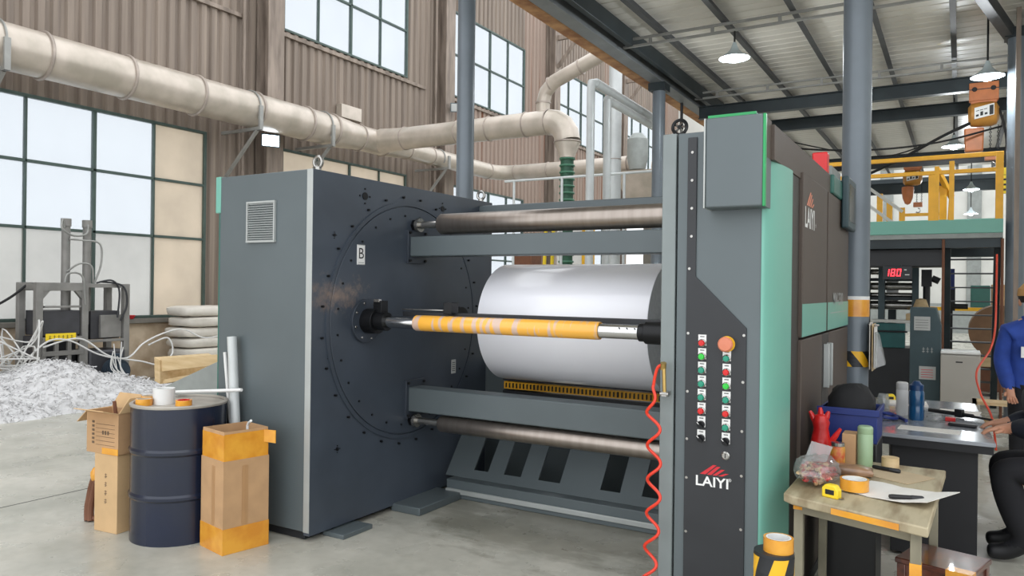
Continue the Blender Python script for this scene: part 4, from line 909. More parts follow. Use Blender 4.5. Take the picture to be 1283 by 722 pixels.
for k in range(5): b.cyl((-10.98 + k * .035, 6.78, .3), (-10.97 + k * .035, 6.78, .3), .185, n=20)
b.box(-10.98, -10.86, 6.72, 6.86, .45, .56); b.build('motor', bl, bev=.004)
for pts in ([(-11.13, 6.12, 2.42), (-11.1, 6.08, 2.53), (-11.05, 6.04, 2.40), (-11.05, 6.2, 2.30), (-11.1, 6.42, 2.34), (-11.12, 6.46, 2.48)],
            [(-11.14, 6.2, 2.25), (-11.05, 6.35, 2.24), (-11.02, 6.58, 2.2), (-11.02, 6.6, 1.9), (-11.05, 6.52, 1.62)],
            [(-11.14, 6.17, 1.78), (-11.05, 6.3, 1.90), (-11.02, 6.46, 1.86), (-11.05, 6.5, 1.62)],
            [(-11.0, 6.06, 1.62), (-11.0, 6.1, 1.74), (-11.0, 6.24, 1.76), (-11.0, 6.33, 1.66), (-11.0, 6.36, 1.3)],
            [(-11.05, 6.55, 1.62), (-10.98, 6.75, 1.66), (-10.97, 6.86, 1.5), (-10.98, 6.84, 1.1)], [(-11.05, 6.6, 1.64), (-10.95, 6.9, 1.58), (-10.95, 6.97, 1.3), (-11.0, 6.9, 1.05)]):
    MB('cab_black' if pts[0][1] > 6.5 else 'conduit').tube(bez(pts, 7), .014, 7).build('hydraulic_hose', bl)
tag(MB('cable_black').tube(bez([(-11.3, 5.70, 1.58), (-11.3, 5.45, 1.38), (-11.4, 5.1, 1.18), (-11.5, 4.6, 1.12)], 6), .018, 7).build('power_cable'), 'black cable drooping from the scrap baler along the window', 'cable')

# mound of shredded film: uncountable scraps
rs = random.Random(21)
def mound(x, y):
    h = 0
    if x < -10.95 and 5.6 < y < 7.12: return 0   # the baler stands here
    for cx, cy, r_, hh in ((-10.35, 5.55, .95, .56), (-10.1, 6.15, .85, .34), (-10.25, 4.75, .9, .30), (-10.0, 6.9, .7, .16), (-10.6, 5.0, .8, .42)):
        q_ = ((x - cx) ** 2 + (y - cy) ** 2) / r_ ** 2
        h = max(h, hh * (1 - q_) if q_ < 1 else 0) if q_ < 1 else h
    return h
b = MB('scrap'); N = 46; x0, x1, y0_, y1_ = -11.3, -9.1, 3.8, 7.7
vs = []
for i in range(N + 1):
    for j in range(N + 1):
        x, y = x0 + (x1 - x0) * i / N, y0_ + (y1_ - y0_) * j / N; h = mound(x, y); vs.append((x, y, h + (rs.uniform(-.02, .03) if h > .01 else -.02)))
b.add(vs, [(i * (N + 1) + j, (i + 1) * (N + 1) + j, (i + 1) * (N + 1) + j + 1, i * (N + 1) + j + 1) for i in range(N) for j in range(N)])
def ribbon(b, p, L, wd, rs_):
    a = rs_.uniform(0, 2 * PI); el_ = rs_.uniform(-.3, .9); d_ = Vector((math.cos(a) * math.cos(el_), math.sin(a) * math.cos(el_), math.sin(el_))); n_ = d_.cross(Vector((rs_.uniform(-1, 1), rs_.uniform(-1, 1), 1))).normalized()
    c_ = d_.cross(n_); pp = Vector(p); o = len(b.v); k = 5; vs_ = []
    for q_ in range(k):
        ph = q_ / (k - 1) * rs_.uniform(1.5, 3.5); pp = pp + (d_ * math.cos(ph) + c_ * math.sin(ph)) * L / k; vs_ += [pp - n_ * wd, pp + n_ * wd]
    b.add(vs_, [(2 * q_, 2 * q_ + 1, 2 * q_ + 3, 2 * q_ + 2) for q_ in range(k - 1)])
for k in range(9500):
    x, y = rs.uniform(-11.2, -9.2), rs.uniform(3.9, 7.6); h = mound(x, y)
    if h > .012 or rs.random() < .012: ribbon(b, (x, y, h + rs.uniform(-.01, .03)), rs.uniform(.05, .17), rs.uniform(.003, .008), rs)
tag(b.build('shredded_film', smooth=0, fix=False), 'mound of shredded white film scraps on the floor in front of the baler', 'scrap pile', kind='stuff')
b = MB('strap')
for k in range(26):
    c_ = (-10.9 + rs.uniform(-.3, .25), 5.0 + rs.uniform(-.5, .6), .55 + rs.uniform(-.2, .35)); p = []
    for q_ in range(5): p.append((c_[0] + rs.uniform(-.3, .3), c_[1] + rs.uniform(-.55, .55), max(.25, c_[2] + rs.uniform(-.35, .3))))
    p = [(p[0][0], p[0][1], mound(p[0][0], p[0][1]) + .02)] + p[1:-1] + [(p[-1][0], p[-1][1], mound(p[-1][0], p[-1][1]) + .02)]
    p = [(q_[0], min(q_[1], 5.55 - .1 * rs.random()), q_[2]) for q_ in p]
    b.tube(bez(p, 6), .011, 5)
for k in range(7):
    y = 6.5 + rs.uniform(0, .4); b.tube(bez([(-10.74, y, rs.uniform(.5, .75)), (-10.70, y + rs.uniform(-.1, .1), .35), (-10.6, y + rs.uniform(-.05, .25), .05 + mound(-10.6, y))], 6), .008, 5)
tag(b.build('strapping_tangle', smooth=60), 'tangle of white plastic strapping spilling beside the scrap baler', 'strapping', kind='stuff')
for k, (pts, lb) in enumerate((([(-10.85, 5.35, .42), (-10.9, 5.75, .78), (-10.85, 6.05, .80), (-10.8, 6.45, .58), (-10.75, 6.85, .50), (-10.8, 7.15, .70), (-10.9, 7.55, .83), (-10.95, 7.95, .88), (-10.9, 8.35, .72), (-10.88, 9.0, .82)], 'long white strap looping from the baler across to the sacks'),
                              ([(-10.9, 5.72, .72), (-10.85, 6.2, .82), (-10.8, 6.6, .55), (-10.72, 7.05, .44), (-10.75, 7.4, .36), (-10.8, 7.65, .52), (-10.85, 7.6, .76), (-10.9, 7.3, .66)], 'white strap looped low in front of the baler motor'))):
    tag(MB('strap').tube(bez(pts, 9), .013, 6).build('plastic_strap'), lb, 'strap')
q = thing('scrap_lumber', 'thin broken laths leaning at the foot of the plaster wall', 'lumber', (-11.0, 7.6, 0))
MB('wood_pale').bar((-10.9, 7.2, .02), (-10.95, 8.1, .22), .03, .02).build('lath', q); MB('copper_brown').bar((-10.8, 7.35, .45), (-10.6, 7.75, .02), .02, .02).build('lath', q)
b = MB('logo_red'); b.lathe([(.02, 0), (.05, 0), (.09, .06), (.085, .06), (.045, .012), (.02, 0)], (-11.88, 7.62, 1.03), 'z', 16); b.use('copper_brown'); b.cyl((-11.88, 7.62, 1.03), (-11.88, 7.62, 1.05), .05, n=12); tag(b.build('small_bowl'), 'small reddish bowl on the window ledge', 'bowl')
# bits behind the machine seen through its gap
for x, y, z0_, z1_, wd, mt, lb, nm in ((-8.6, 15.2, 0, 2.6, .5, 'copper_brown', 'brown cabinet standing in the far bay behind the machine gap', 'cabinet'), (-7.25, 14.9, 2.0, 3.42, .6, 'white', 'white box on a stand behind the machine top', 'box')):
    b = MB(mt); b.box(x - wd / 2, x + wd / 2, y - .25, y + .25, z0_, z1_)
    if z0_: b.use('baler_dark'); b.box(x - .05, x + .05, y - .05, y + .05, 0, z0_); b.use('caution_yellow'); b.box(x + wd / 2, x + wd / 2 + .1, y - .26, y + .2, z0_, z1_)
    tag(b.build('far_' + nm, bev=.01), lb, nm)
q = thing('pipe_railing', 'thin white pipe railing crossing in front of the green hose', 'railing', (-6, 12.2, 0))
for z in (2.35, 2.5, 3.62): MB('white_pipe').cyl((-7.4, 12.2, z), (-4.4, 12.2, z), .022, n=10).build('rail', q)
for x in (-7.2, -6.2, -5.0): MB('white_pipe').cyl((x, 12.2, 0), (x, 12.2, 3.63), .024, n=10).build('post', q)
q = thing('yellow_posts', 'pair of yellow posts standing behind the machine gap', 'post', (-7.0, 13.2, 0))
for x in (-7.15, -6.98): MB('sign_yellow').cyl((x, 13.2, 0), (x + .1, 13.2, 2.75), .035, n=12).build('post', q)

# ================================================================== MEZZANINE, STAIR, FAR MACHINES
mz = thing('mezzanine', 'mezzanine platform with mint edge beam and yellow railing', 'platform', (-.3, 12.5, 0))
MXa, MXb, MYa, MZ = -2.2, .46, 11.5, 2.58
MB('far_grey').box(MXa, MXb, MYa + .05, 14.6, MZ - .05, MZ).build('deck', mz)
MB('mint').box(MXa, MXb, MYa, MYa + .05, MZ - .175, MZ + .012).build('edge_beam', mz, bev=.01); MB('far_grey').box(MXa, MXb, MYa + .01, MYa + .06, MZ - .24, MZ - .17).build('edge_lip', mz, bev=.006)
MB('dark_beam').box(MXa, MXb, MYa + .04, MYa + .2, MZ - .36, MZ - .05).build('under_beam', mz)
MB('dark_beam').box(MXa, MXb, 14.4, 14.6, MZ - .36, MZ - .05).build('under_beam', mz)
def rail(p0, p1, w_=.05, mt='rail_yellow', nm='rail'): MB(mt).bar(p0, p1, w_, w_).build(nm, mz, bev=.004)
rail((MXa, MYa + .03, 3.42), (MXb, MYa + .03, 3.42), .055); rail((MXa, MYa + .03, 3.22), (MXb, MYa + .03, 3.22), .05)
for x, w_, h_ in ((.415, .085, 3.445), (-.345, .075, 3.19), (-.285, .055, 3.30), (-.115, .06, 3.36)):
    MB('rail_yellow').box(x - w_ / 2, x + w_ / 2, MYa, MYa + .07, MZ, h_).build('rail_post', mz, bev=.004)
b = MB('rail_yellow'); b.bar((-.29, MYa + .3, 3.3), (-.12, MYa + .6, 2.95), .06, .06); b.bar((-.12, MYa + .6, 2.95), (-.14, MYa + .62, MZ), .06, .06); b.bar((-.22, MYa + .5, 3.1), (-.22, MYa + .5, MZ), .09, .05); b.build('gate_brace', mz)
for p0, p1 in (((-1.75, 14.3, 3.72), (-.85, 14.3, 2.98)), ((-1.75, 14.3, 3.42), (-.85, 14.3, 2.68))): MB('far_wall').bar(p0, p1, .05, .05).build('stair_rail', mz)
for x, h_ in ((-1.42, 3.5), (-1.2, 3.3), (-1.05, 3.15), (-.86, 3.05)): MB('rail_yellow').box(x - .045, x + .045, 14.28, 14.34, MZ, h_).build('rail_post', mz)
for z in (2.68, 2.9): MB('rail_yellow').box(-.86, -.3, 14.29, 14.33, z, z + .05).build('rail', mz)
for x in (-2.1, -1.0): MB('dark_beam').box(x - .06, x + .06, 14.4, 14.52, 0, MZ - .3).build('support_post', mz)
MB('dark_beam').box(-2.16, -2.04, 11.55, 11.67, 0, MZ - .3).build('support_post', mz)
# steep stair rising toward the platform edge
stp = thing('steep_stair', 'steep dark steel stair with open treads under the mint edge beam', 'stair', (.12, 12.1, 0))
for x in (-.16, .415): MB('dark_beam').hexa([(x - .04, 12.70, 0), (x + .04, 12.70, 0), (x + .04, 12.86, 0), (x - .04, 12.86, 0)], [(x - .04, 11.71, MZ - .06), (x + .04, 11.71, MZ - .06), (x + .04, 11.87, MZ - .06), (x - .04, 11.87, MZ - .06)]).build('stringer', stp, bev=.004)
for k in range(12):
    z = .19 * (k + 1); y = 12.72 - (z / (MZ - .06)) * .99; b = MB('purlin'); b.box(-.12, .375, y - .02, y + .15, z - .018, z); b.build('tread', stp, bev=.002)
for x in (-.20, .455): MB('copper_brown').cyl((x, 11.52, .0), (x, 11.52, MZ - .25), .018, n=10).build('side_pipe', stp)
b = MB('cab_black'); b.box(-1.35, -.2, 11.75, 12.3, 1.98, 2.22)
tag(b.build('shutter_box', bev=.01), 'long black box slung under the platform above the red number display', 'box')
# red number display: seven segment figures
q = thing('number_display', 'black number display showing 180 in red below the platform', 'display', (-.75, 11.66, 1.8))
MB('cab_black').box(-.93, -.57, 11.62, 11.70, 1.80, 1.985).build('housing', q, bev=.006); MB('dark_beam').box(-.80, -.70, 11.64, 11.752, 1.97, 2.0).build('hanger', q)
def seg7(ch, x, z, w_, h_, parent):
    S = {'1': 'bc', '8': 'abcdefg', '0': 'abcdef'}[ch]; t_ = .012; g = .003; b = MB('led_red'); Y = 11.618
    R_ = {'a': (g, w_ - g, h_ - t_, h_), 'g': (g, w_ - g, h_ / 2 - t_ / 2, h_ / 2 + t_ / 2), 'd': (g, w_ - g, 0, t_), 'b': (w_ - t_, w_, h_ / 2 + g, h_ - g), 'c': (w_ - t_, w_, g, h_ / 2 - g), 'f': (0, t_, h_ / 2 + g, h_ - g), 'e': (0, t_, g, h_ / 2 - g)}
    for c_ in S:
        xa, xb, za, zb = R_[c_]; sl = .12
        b.hexa([(x + xa + za * sl, Y, z + za), (x + xb + za * sl, Y, z + za), (x + xb + zb * sl, Y, z + zb), (x + xa + zb * sl, Y, z + zb)], [(x + xa + za * sl, Y + .003, z + za), (x + xb + za * sl, Y + .003, z + za), (x + xb + zb * sl, Y + .003, z + zb), (x + xa + zb * sl, Y + .003, z + zb)])
    tag(b.build('digit', parent, smooth=0), 'red lit figure %s' % ch)
for k, ch in enumerate('180'): seg7(ch, -.905 + k * .072, 1.845, .052, .10, q)
b = MB('white'); b.box(-.665, -.635, 11.617, 11.62, 1.925, 1.94); b.box(-.655, -.60, 11.617, 11.62, 1.86, 1.872); tag(b.build('printed_marks', q, smooth=0), kind='stuff')

# printing line behind the platform posts
pl = thing('printing_line', 'far printing line with grey frames, pale rollers and teal side panels', 'machine', (-1.0, 14.0, 0))
for x in (-1.28, -1.07, -.60): MB('console_green').box(x - .045, x + .045, 13.2, 13.34, 0, 2.525).build('upright', pl, bev=.006)
for z, r_ in ((2.12, .05), (1.95, .045), (1.72, .06), (1.58, .04), (1.42, .07)): MB('steel').cyl((-1.25, 13.45, z), (-.62, 13.45, z), r_, n=16).build('roller', pl)
for z in (2.30, 1.80, 1.5): MB('dark_beam').box(-1.3, -.58, 13.36, 13.42, z, z + .05).build('cross_bar', pl)
MB('white').box(-1.02, -.85, 13.5, 13.52, 1.45, 1.95).build('film_web', pl); MB('wood_pale').box(-.72, -.42, 13.1, 13.5, 1.2, 1.30).build('tray', pl, bev=.01)
MB('far_wall').box(-1.2, -.55, 12.95, 13.3, 1.16, 1.2).build('worktop', pl, bev=.005)
MB('teal_machine').box(-1.2, -.72, 12.9, 13.1, .78, 1.15).build('side_panel', pl, bev=.01); MB('cab_black').box(-1.25, -.55, 12.95, 13.6, 0, .78).build('base', pl)
MB('cab_black').cyl((-1.2, 12.86, 1.03), (-.68, 12.86, 1.03), .014, n=8).build('grab_bar', pl)
b = MB('cab_black'); b.cyl((-.45, 13.3, 1.3), (-.45, 13.3, 1.95), .05, n=12); b.box(-.52, -.38, 13.22, 13.36, 1.72, 1.98); b.cyl((-.38, 13.3, 1.85), (-.28, 13.3, 1.80), .05, n=12); b.build('sensor_head', pl)
b = MB('wood_pale'); b.lathe([(0, 1.3), (.09, 1.3), (.11, 1.4), (.07, 1.52), (0, 1.54)], (-.52, 13.2, 0), 'z', 16); b.build('wrapped_bundle', pl)
MB('white_pipe').box(-.60, -.56, 11.9, 11.96, 0, 1.35).build('white_post', pl)
# kraft rolls and far boxes seen through the stair
q = thing('kraft_roll', 'brown kraft paper roll on a wooden cradle seen between stair treads', 'paper roll', (.52, 15.2, 0))
MB('kraft_roll').lathe([(.06, -.45), (.44, -.45), (.44, .45), (.06, .45)], (.56, 15.2, .99), 'y', 40).build('roll', q); MB('wood_pale').box(-.2, 1.1, 14.7, 15.7, .42, .57).build('cradle', q); MB('copper_brown').box(-.1, .9, 14.8, 15.6, 0, .42).build('stand', q)
tag(MB('mint_dark').box(.17, .50, 17.4, 17.8, 1.35, 1.78).build('teal_bin', bev=.015), 'teal bin standing on the far bench behind the stair', 'bin')
tag(MB('carton').box(.52, .74, 17.4, 17.8, 1.35, 1.80).build('brown_carton', bev=.008), 'brown carton beside the teal bin on the far bench', 'carton')
q = thing('far_bench', 'pale far bench with a yellow front edge behind the stair', 'bench', (.3, 17.6, 0))
MB('far_wall').box(-.6, 1.2, 17.2, 18.0, 1.30, 1.35).build('bench_top', q); MB('caution_yellow').box(-.6, 1.2, 17.18, 17.2, 1.28, 1.35).build('front_edge', q)
for x in (-.55, 1.1): MB('far_grey').box(x, x + .06, 17.3, 17.9, 0, 1.3).build('leg', q)
b = MB('cable_black'); b.cyl((-.12, 13.6, 0), (-.12, 13.6, 1.5), .02, n=8); b.box(-.17, -.07, 13.55, 13.65, 1.35, 1.72); b.use('crate_blue'); b.box(-.16, -.08, 13.54, 13.66, 1.68, 2.0); b.use('cable_black'); b.cyl((-.1, 13.55, 1.42), (.1, 13.55, 1.42), .04, n=12)
tag(b.build('instrument_stand'), 'dark instrument stand with a blue head behind the stair', 'stand')
# console and small fridge
q = thing('control_console', 'dark green control console with two white notices beside the small fridge', 'console', (-.36, 10.9, 0))
b = MB('console_green'); b.prism([(-.535, 0), (-.20, 0), (-.20, 1.22), (-.255, 1.44), (-.535, 1.44)], 'y', 10.6, 11.1); b.build('console_body', q, bev=.008)
b = MB('label_grey'); b.box(-.49, -.315, 10.592, 10.6, 1.16, 1.33); b.use('ink')
for k in range(4): b.box(-.475, -.335, 10.5915, 10.592, 1.19 + k * .032, 1.194 + k * .032)
b.build('notice', q, smooth=0)
b = MB('label_grey'); b.box(-.43, -.25, 10.592, 10.6, .56, .72); b.use('logo_red')
for k in range(4): b.box(-.41, -.28, 10.5915, 10.592, .585 + k * .03, .592 + k * .03)
b.build('notice', q, smooth=0)
b = MB('label_grey')
for k in range(3): b.box(-.40 + k * .045, -.37 + k * .045, 10.596, 10.6, .90, .905); b.box(-.40 + k * .045, -.37 + k * .045, 10.596, 10.6, .93, .935); b.box(-.388 + k * .045, -.382 + k * .045, 10.596, 10.6, .885, .955)
tag(b.build('chalk_marks', q, smooth=0), kind='stuff')
q = thing('small_fridge', 'small silver-grey fridge standing between console and stair', 'fridge', (0, 10.6, 0))
MB('fridge_grey').box(-.197, .21, 10.45, 10.85, .02, .90).build('cabinet', q, bev=.008); dr = MB('fridge_grey').box(-.197, .21, 10.40, 10.445, .05, .885).build('fridge_door', q, bev=.01); MB('ink').box(-.04, .03, 10.396, 10.4, .80, .815).build('name_badge', dr, smooth=0)
MB('white').box(-.197, .21, 10.42, 10.85, .90, .93).build('top_cover', q, bev=.006)
# orange hose beside the stair
tag(MB('orange_hose').tube(bez([(.375, 10.9, 2.1), (.37, 10.8, 1.6), (.355, 10.6, 1.2), (.30, 10.3, .98), (.16, 9.6, .78), (.19, 9.3, .58), (.29, 9.2, .35), (.33, 9.2, .02)], 8), .011, 8).build('air_hose'), 'orange air hose hanging down past the stair and fridge', 'hose')
tag(MB('steel_column').box(.55, .60, 11.0, 11.06, 0, 5.1).build('thin_conduit'), 'thin pale conduit running up beside the dark end post', 'conduit')
q = thing('wooden_rack', 'pale wooden rack with open shelves behind the blue jacket', 'rack', (.35, 9.4, 0))
for z in (.26, .46): MB('wood_pale').box(.12, .62, 9.3, 9.6, z, z + .03).build('shelf', q)
for x in (.12, .59): MB('wood_pale').box(x, x + .04, 9.3, 9.6, 0, .49).build('side', q)
# papers hanging on the near post
q = thing('hanging_papers', 'clipped papers and boards hanging on the thick grey post', 'papers', (-.56, 6.15, 1.2))
for k, (x, dx, z0_, z1_, mt) in enumerate(((-.565, .004, 1.06, 1.40, 'paper'), (-.548, .005, 1.05, 1.39, 'wood_pale'), (-.535, .003, 1.07, 1.37, 'paper'))): MB(mt).box(x, x + dx, 6.05, 6.27, z0_, z1_).build('board', q, smooth=0)
b = MB('clear_plastic'); b.hexa([(-.525, 6.05, 1.07), (-.46, 6.07, 1.10), (-.47, 6.25, 1.10), (-.525, 6.25, 1.07)], [(-.53, 6.05, 1.33), (-.515, 6.07, 1.31), (-.515, 6.25, 1.31), (-.53, 6.25, 1.33)]); b.build('plastic_sleeve', q, smooth=0)
b = MB('steel'); b.cyl((-.58, 6.15, 1.38), (-.51, 6.15, 1.38), .008, n=8); b.build('hook', q)

# ================================================================== DESK
dk = thing('work_desk', 'dark work desk with a glossy grey top behind the wooden table', 'desk', (-.15, 6.0, 0))
b = MB('desk_top'); b.prism([(-.49, 5.18), (.185, 5.16), (.11, 6.95), (-.50, 6.95)], 'z', .735, .76); b.build('desktop', dk, bev=.004)
b = MB('desk_dark'); b.prism([(-.485, 5.19), (.175, 5.17), (.10, 6.9), (-.49, 6.9)], 'z', .69, .735); b.build('apron', dk)
MB('desk_dark').box(-.36, .10, 5.26, 6.8, .02, .69).build('pedestal', dk, bev=.004)
for x, y in ((-.45, 5.24), (-.45, 6.8)): MB('baler_grey').box(x - .03, x + .03, y - .03, y + .03, 0, .69).build('leg', dk, bev=.003)
def bottle(name, x, y, z, prof, mat, lab_, cat, cap=None, capm=None, n=24):
    q = thing(name, lab_, cat, (x, y, z)); MB(mat).lathe(prof, (0, 0, 0), 'z', n).build('body', q, local=True)
    if cap: MB(capm).lathe(cap, (0, 0, 0), 'z', n).build('cap', q, local=True)
    return q
bottle('thermos_flask', -.346, 6.0, .76, [(0, 0), (.036, 0), (.038, .01), (.038, .175), (.034, .182)], 'thermos_white', 'white thermos flask standing on the dark desk', 'flask', [(.036, .178), (.038, .183), (.038, .225), (.03, .232), (0, .232)], 'thermos_white')
bq = bottle('water_bottle', -.25, 5.83, .76, [(0, 0), (.045, 0), (.049, .012), (.049, .085), (.046, .095), (.049, .105), (.049, .185), (.04, .205)], 'bottle_blue', 'tall blue water bottle on the dark desk beside the thermos', 'bottle', [(.042, .2), (.044, .2), (.044, .235), (.03, .245), (.02, .262), (0, .265)], 'bottle_cap')
MB('bottle_cap').tube(arc((.0, 0, .225), .03, 20, 160, 8), .006, 6).build('carry_loop', bq, local=True)
bottle('glass_jar', -.48, 6.2, .76, [(0, 0), (.038, 0), (.04, .01), (.04, .09), (.034, .1), (.034, .115), (.031, .115), (.031, .01), (0, .01)], 'clear_plastic', 'clear glass jar on the desk corner beside the grey post', 'jar')
def tape_measure(x, y, z, rz, lab_):
    q = thing('tape_measure', lab_, 'tape measure', (x, y, z), rz)
    MB('sign_yellow').prism([(-.035, 0), (.035, 0), (.035, .035), (.02, .055), (-.02, .055), (-.035, .04)], 'y', -.018, .018).build('case', q, local=True, bev=.005); MB('black_plastic').box(-.02, .02, -.0195, .0195, .014, .036).build('grip', q, local=True, bev=.003); MB('steel').box(.034, .05, -.009, .009, .002, .006).build('blade_tab', q, local=True)
tape_measure(-.47, 6.72, .76, .3, 'yellow tape measure at the far end of the dark desk')
tag(MB('crate_blue').tube(bez([(-.47, 5.75, .775), (-.42, 5.85, .785), (-.36, 5.72, .775), (-.43, 5.62, .79), (-.47, 5.75, .80), (-.38, 5.80, .78), (-.30, 5.66, .772)], 7), .012, 7).build('cable_coil'), 'coil of blue cable lying on the dark desk', 'cable')
def sheet(x, y, z, w_, d_, rz, lab_, mat='paper', name='paper_sheet', t_=.003, lift=0.):
    q = MB(mat); N_ = 8; c_, s_ = math.cos(rz), math.sin(rz)
    P = lambda a, b_, zz: (x + a * c_ - b_ * s_, y + a * s_ + b_ * c_, zz)
    top = []; 
    for i in range(N_ + 1):
        for j in range(2):
            a, bb = (i / N_ - .5) * w_, (j - .5) * d_; zz = z + lift * max(0, (i / N_ - .4)) ** 2 * 2.5 + (.004 * abs(math.sin(i * 1.1)) if lift else 0); top.append((a, bb, zz))
    v = [P(*p) for p in top] + [P(p[0], p[1], p[2] + t_) for p in top]; o = len(top)
    f = []
    for i in range(N_):
        a0, a1, a2, a3 = 2 * i, 2 * i + 1, 2 * i + 3, 2 * i + 2; f += [(a0, a1, a2, a3), (o + a0, o + a3, o + a2, o + a1), (a0, a3, o + a3, o + a0), (a1, o + a1, o + a2, a2)]
    f += [(0, o, o + 1, 1), (2 * N_, 2 * N_ + 1, o + 2 * N_ + 1, o + 2 * N_)]
    q.add(v, f); return tag(q.build(name, smooth=0), lab_, 'paper')
sheet(-.16, 5.44, .76, .34, .16, -.06, 'white paper strip along the near edge of the dark desk')
sheet(.0, 6.36, .76, .26, .22, -.1, 'white paper sheet under the black caulking tool on the desk')
sheet(-.36, 6.62, .76, .30, .24, .1, 'white papers at the far end of the desk behind the flask', t_=.012)
q = thing('caulking_gun', 'long black caulking tool lying across the desk', 'tool', (-.02, 6.1, .76), -.5)
b = MB('black_plastic'); b.cyl((-.19, 0, .025), (.12, 0, .025), .014, n=12); b.box(.0, .05, -.02, .02, .005, .06); b.build('barrel', q, local=True, bev=.003); MB('black_plastic').cyl((.12, 0, .022), (.24, 0, .018), .008, n=10).build('nozzle', q, local=True)
b = MB('black_plastic'); b.box(-.08, .08, -.03, .03, 0, .02); o = b.build('black_phone', bev=.008); o.location = (.02, 5.70, .76); o.rotation_euler = (0, 0, -.15); tag(o, 'flat black phone on the desk near the seated person', 'phone')
b = MB('clear_plastic'); b.blob((-.14, 5.83, .785), (.05, .05, .027), 12, 8, .1, 5); tag(b.build('plastic_wrap'), 'crumpled clear plastic wrap on the desk beside the bottle', 'plastic')
b = MB('red_bag'); b.box(-.08, -.02, 5.88, 5.93, .76, .785); tag(b.build('small_box', bev=.004), 'small reddish box lying on the dark desk', 'box')

# ================================================================== WOODEN TABLE
tb = thing('wooden_table', 'worn pale wooden table with metal legs beside the machine side', 'table', (-.35, 3.7, 0))
TP = [(-.642, 3.385), (-.60, 3.345), (-.092, 3.165), (-.052, 4.245), (-.64, 4.255)]
MB('table_wood').prism(TP, 'z', .722, .76).build('tabletop', tb, bev=.006)
b = MB('leg_metal'); b.prism([(-.60, 3.42), (-.13, 3.25), (-.13, 3.275), (-.60, 3.445)], 'z', .675, .722); b.prism([(-.13, 3.25), (-.10, 4.18), (-.12, 4.18), (-.15, 3.25)], 'z', .675, .722); b.build('apron', tb)
for x, y in ((-.585, 3.43), (-.135, 3.25), (-.10, 4.18), (-.60, 4.20)): MB('leg_metal').box(x - .019, x + .019, y - .019, y + .019, 0, .722).build('leg', tb, bev=.003)
b = MB('tape_yellow'); b.hexa([(-.44, 3.283, .726), (-.19, 3.195, .726), (-.19, 3.195, .75), (-.44, 3.283, .75)], [(-.44, 3.286, .726), (-.19, 3.198, .726), (-.19, 3.198, .75), (-.44, 3.286, .75)]); b.build('tape_strip', tb, smooth=0)
b = MB('tape_yellow'); b.box(-.1555, -.1145, 3.2295, 3.2705, .55, .60); b.build('tape_strip', tb, smooth=0)
b = MB('tape_yellow'); b.box(-.606, -.564, 3.409, 3.451, .69, .715); b.build('tape_strip', tb, smooth=0)
ZTb = .76
q = thing('snack_bag', 'clear plastic bag of red snacks on the wooden table by the mint corner', 'bag', (-.545, 3.62, ZTb))
b = MB('snack'); rs = random.Random(5)
for k in range(60): b.blob((rs.uniform(-.06, .06), rs.uniform(-.08, .08), .02 + rs.uniform(0, .06)), (.012 + rs.uniform(0, .012), .02, .008 + rs.uniform(0, .006)), 7, 5, .3, k)
tag(b.build('snacks', q, local=True), kind='stuff')
b = MB('clear_plastic'); b.blob((0, 0, .068), (.10, .13, .06), 16, 9, .13, 8); b.hexa([(-.06, .02, .09), (.03, .06, .09), (.05, .12, .15), (-.04, .10, .17)], [(-.06, .025, .09), (.03, .065, .09), (.05, .125, .15), (-.04, .105, .17)]); b.build('plastic_bag', q, local=True, smooth=20)
q = thing('red_glove', 'red rubber glove and bag standing up on the wooden table', 'glove', (-.60, 4.10, ZTb))
b = MB('red_bag'); b.lathe([(0, 0), (.045, 0), (.052, .02), (.048, .10), (.036, .17), (.042, .20), (.03, .235), (0, .25)], (0, 0, 0), 'z', 18); b.build('cuff', q, local=True)
for dx, dz, ln, tilt in ((-.025, .2, .06, -.5), (.0, .225, .05, -.1), (.022, .215, .045, .3), (.045, .10, .09, .55)): MB('red_bag').tube([(dx * .6, 0, dz - .03), (dx + math.sin(tilt) * ln * .5, 0, dz + math.cos(tilt) * ln * .5), (dx + math.sin(tilt) * ln, 0, dz + math.cos(tilt) * ln)], [.016, .014, .008], 10).build('finger', q, local=True)
bottle('snack_jar', -.51, 4.02, ZTb, [(0, 0), (.032, 0), (.034, .008), (.034, .095), (.028, .105)], 'jar_label', 'small jar with a yellow and red label on the wooden table', 'jar', [(.029, .104), (.031, .106), (.031, .122), (0, .124)], 'steel')
bottle('thermos_flask', -.40, 4.14, ZTb, [(0, 0), (.034, 0), (.036, .01), (.036, .155), (.033, .16)], 'thermos_mint', 'pale green thermos flask standing on the wooden table', 'flask', [(.034, .157), (.036, .162), (.036, .188), (.03, .196), (0, .196)], 'thermos_mint')
tape_roll('tape_roll', (-.385, 3.57, ZTb + .009), .058, .044, .048, 'tape_yellow', 'yellow tape roll lying flat on the wooden table', 'white')
tape_measure(-.455, 3.415, ZTb, -.35, 'yellow tape measure near the front edge of the wooden table')
sheet(-.222, 3.605, ZTb + .001, .38, .27, -.42, 'curling white paper sheet hanging past the table edge under a marker', lift=.035)
sheet(-.25, 3.98, ZTb + .001, .24, .22, -.5, 'tan paper sheet lying at the back of the wooden table', 'paper_tan')
def marker(x, y, z, rz, lab_):
    q = thing('marker_pen', lab_, 'pen', (x, y, z), rz); MB('black_plastic').lathe([(0, -.065), (.008, -.062), (.0095, -.05), (.0095, .02), (.0085, .021)], (0, 0, .0095), 'x', 14).build('barrel', q, local=True); MB('cab_black').lathe([(.0085, .02), (.0105, .022), (.0105, .062), (.007, .068), (0, .068)], (0, 0, .0095), 'x', 14).build('cap', q, local=True)
marker(-.185, 3.50, ZTb + .012, .3, 'black marker pen lying on the curling white paper'); marker(-.30, 4.05, ZTb + .004, -.35, 'black marker pen lying on the tan paper')
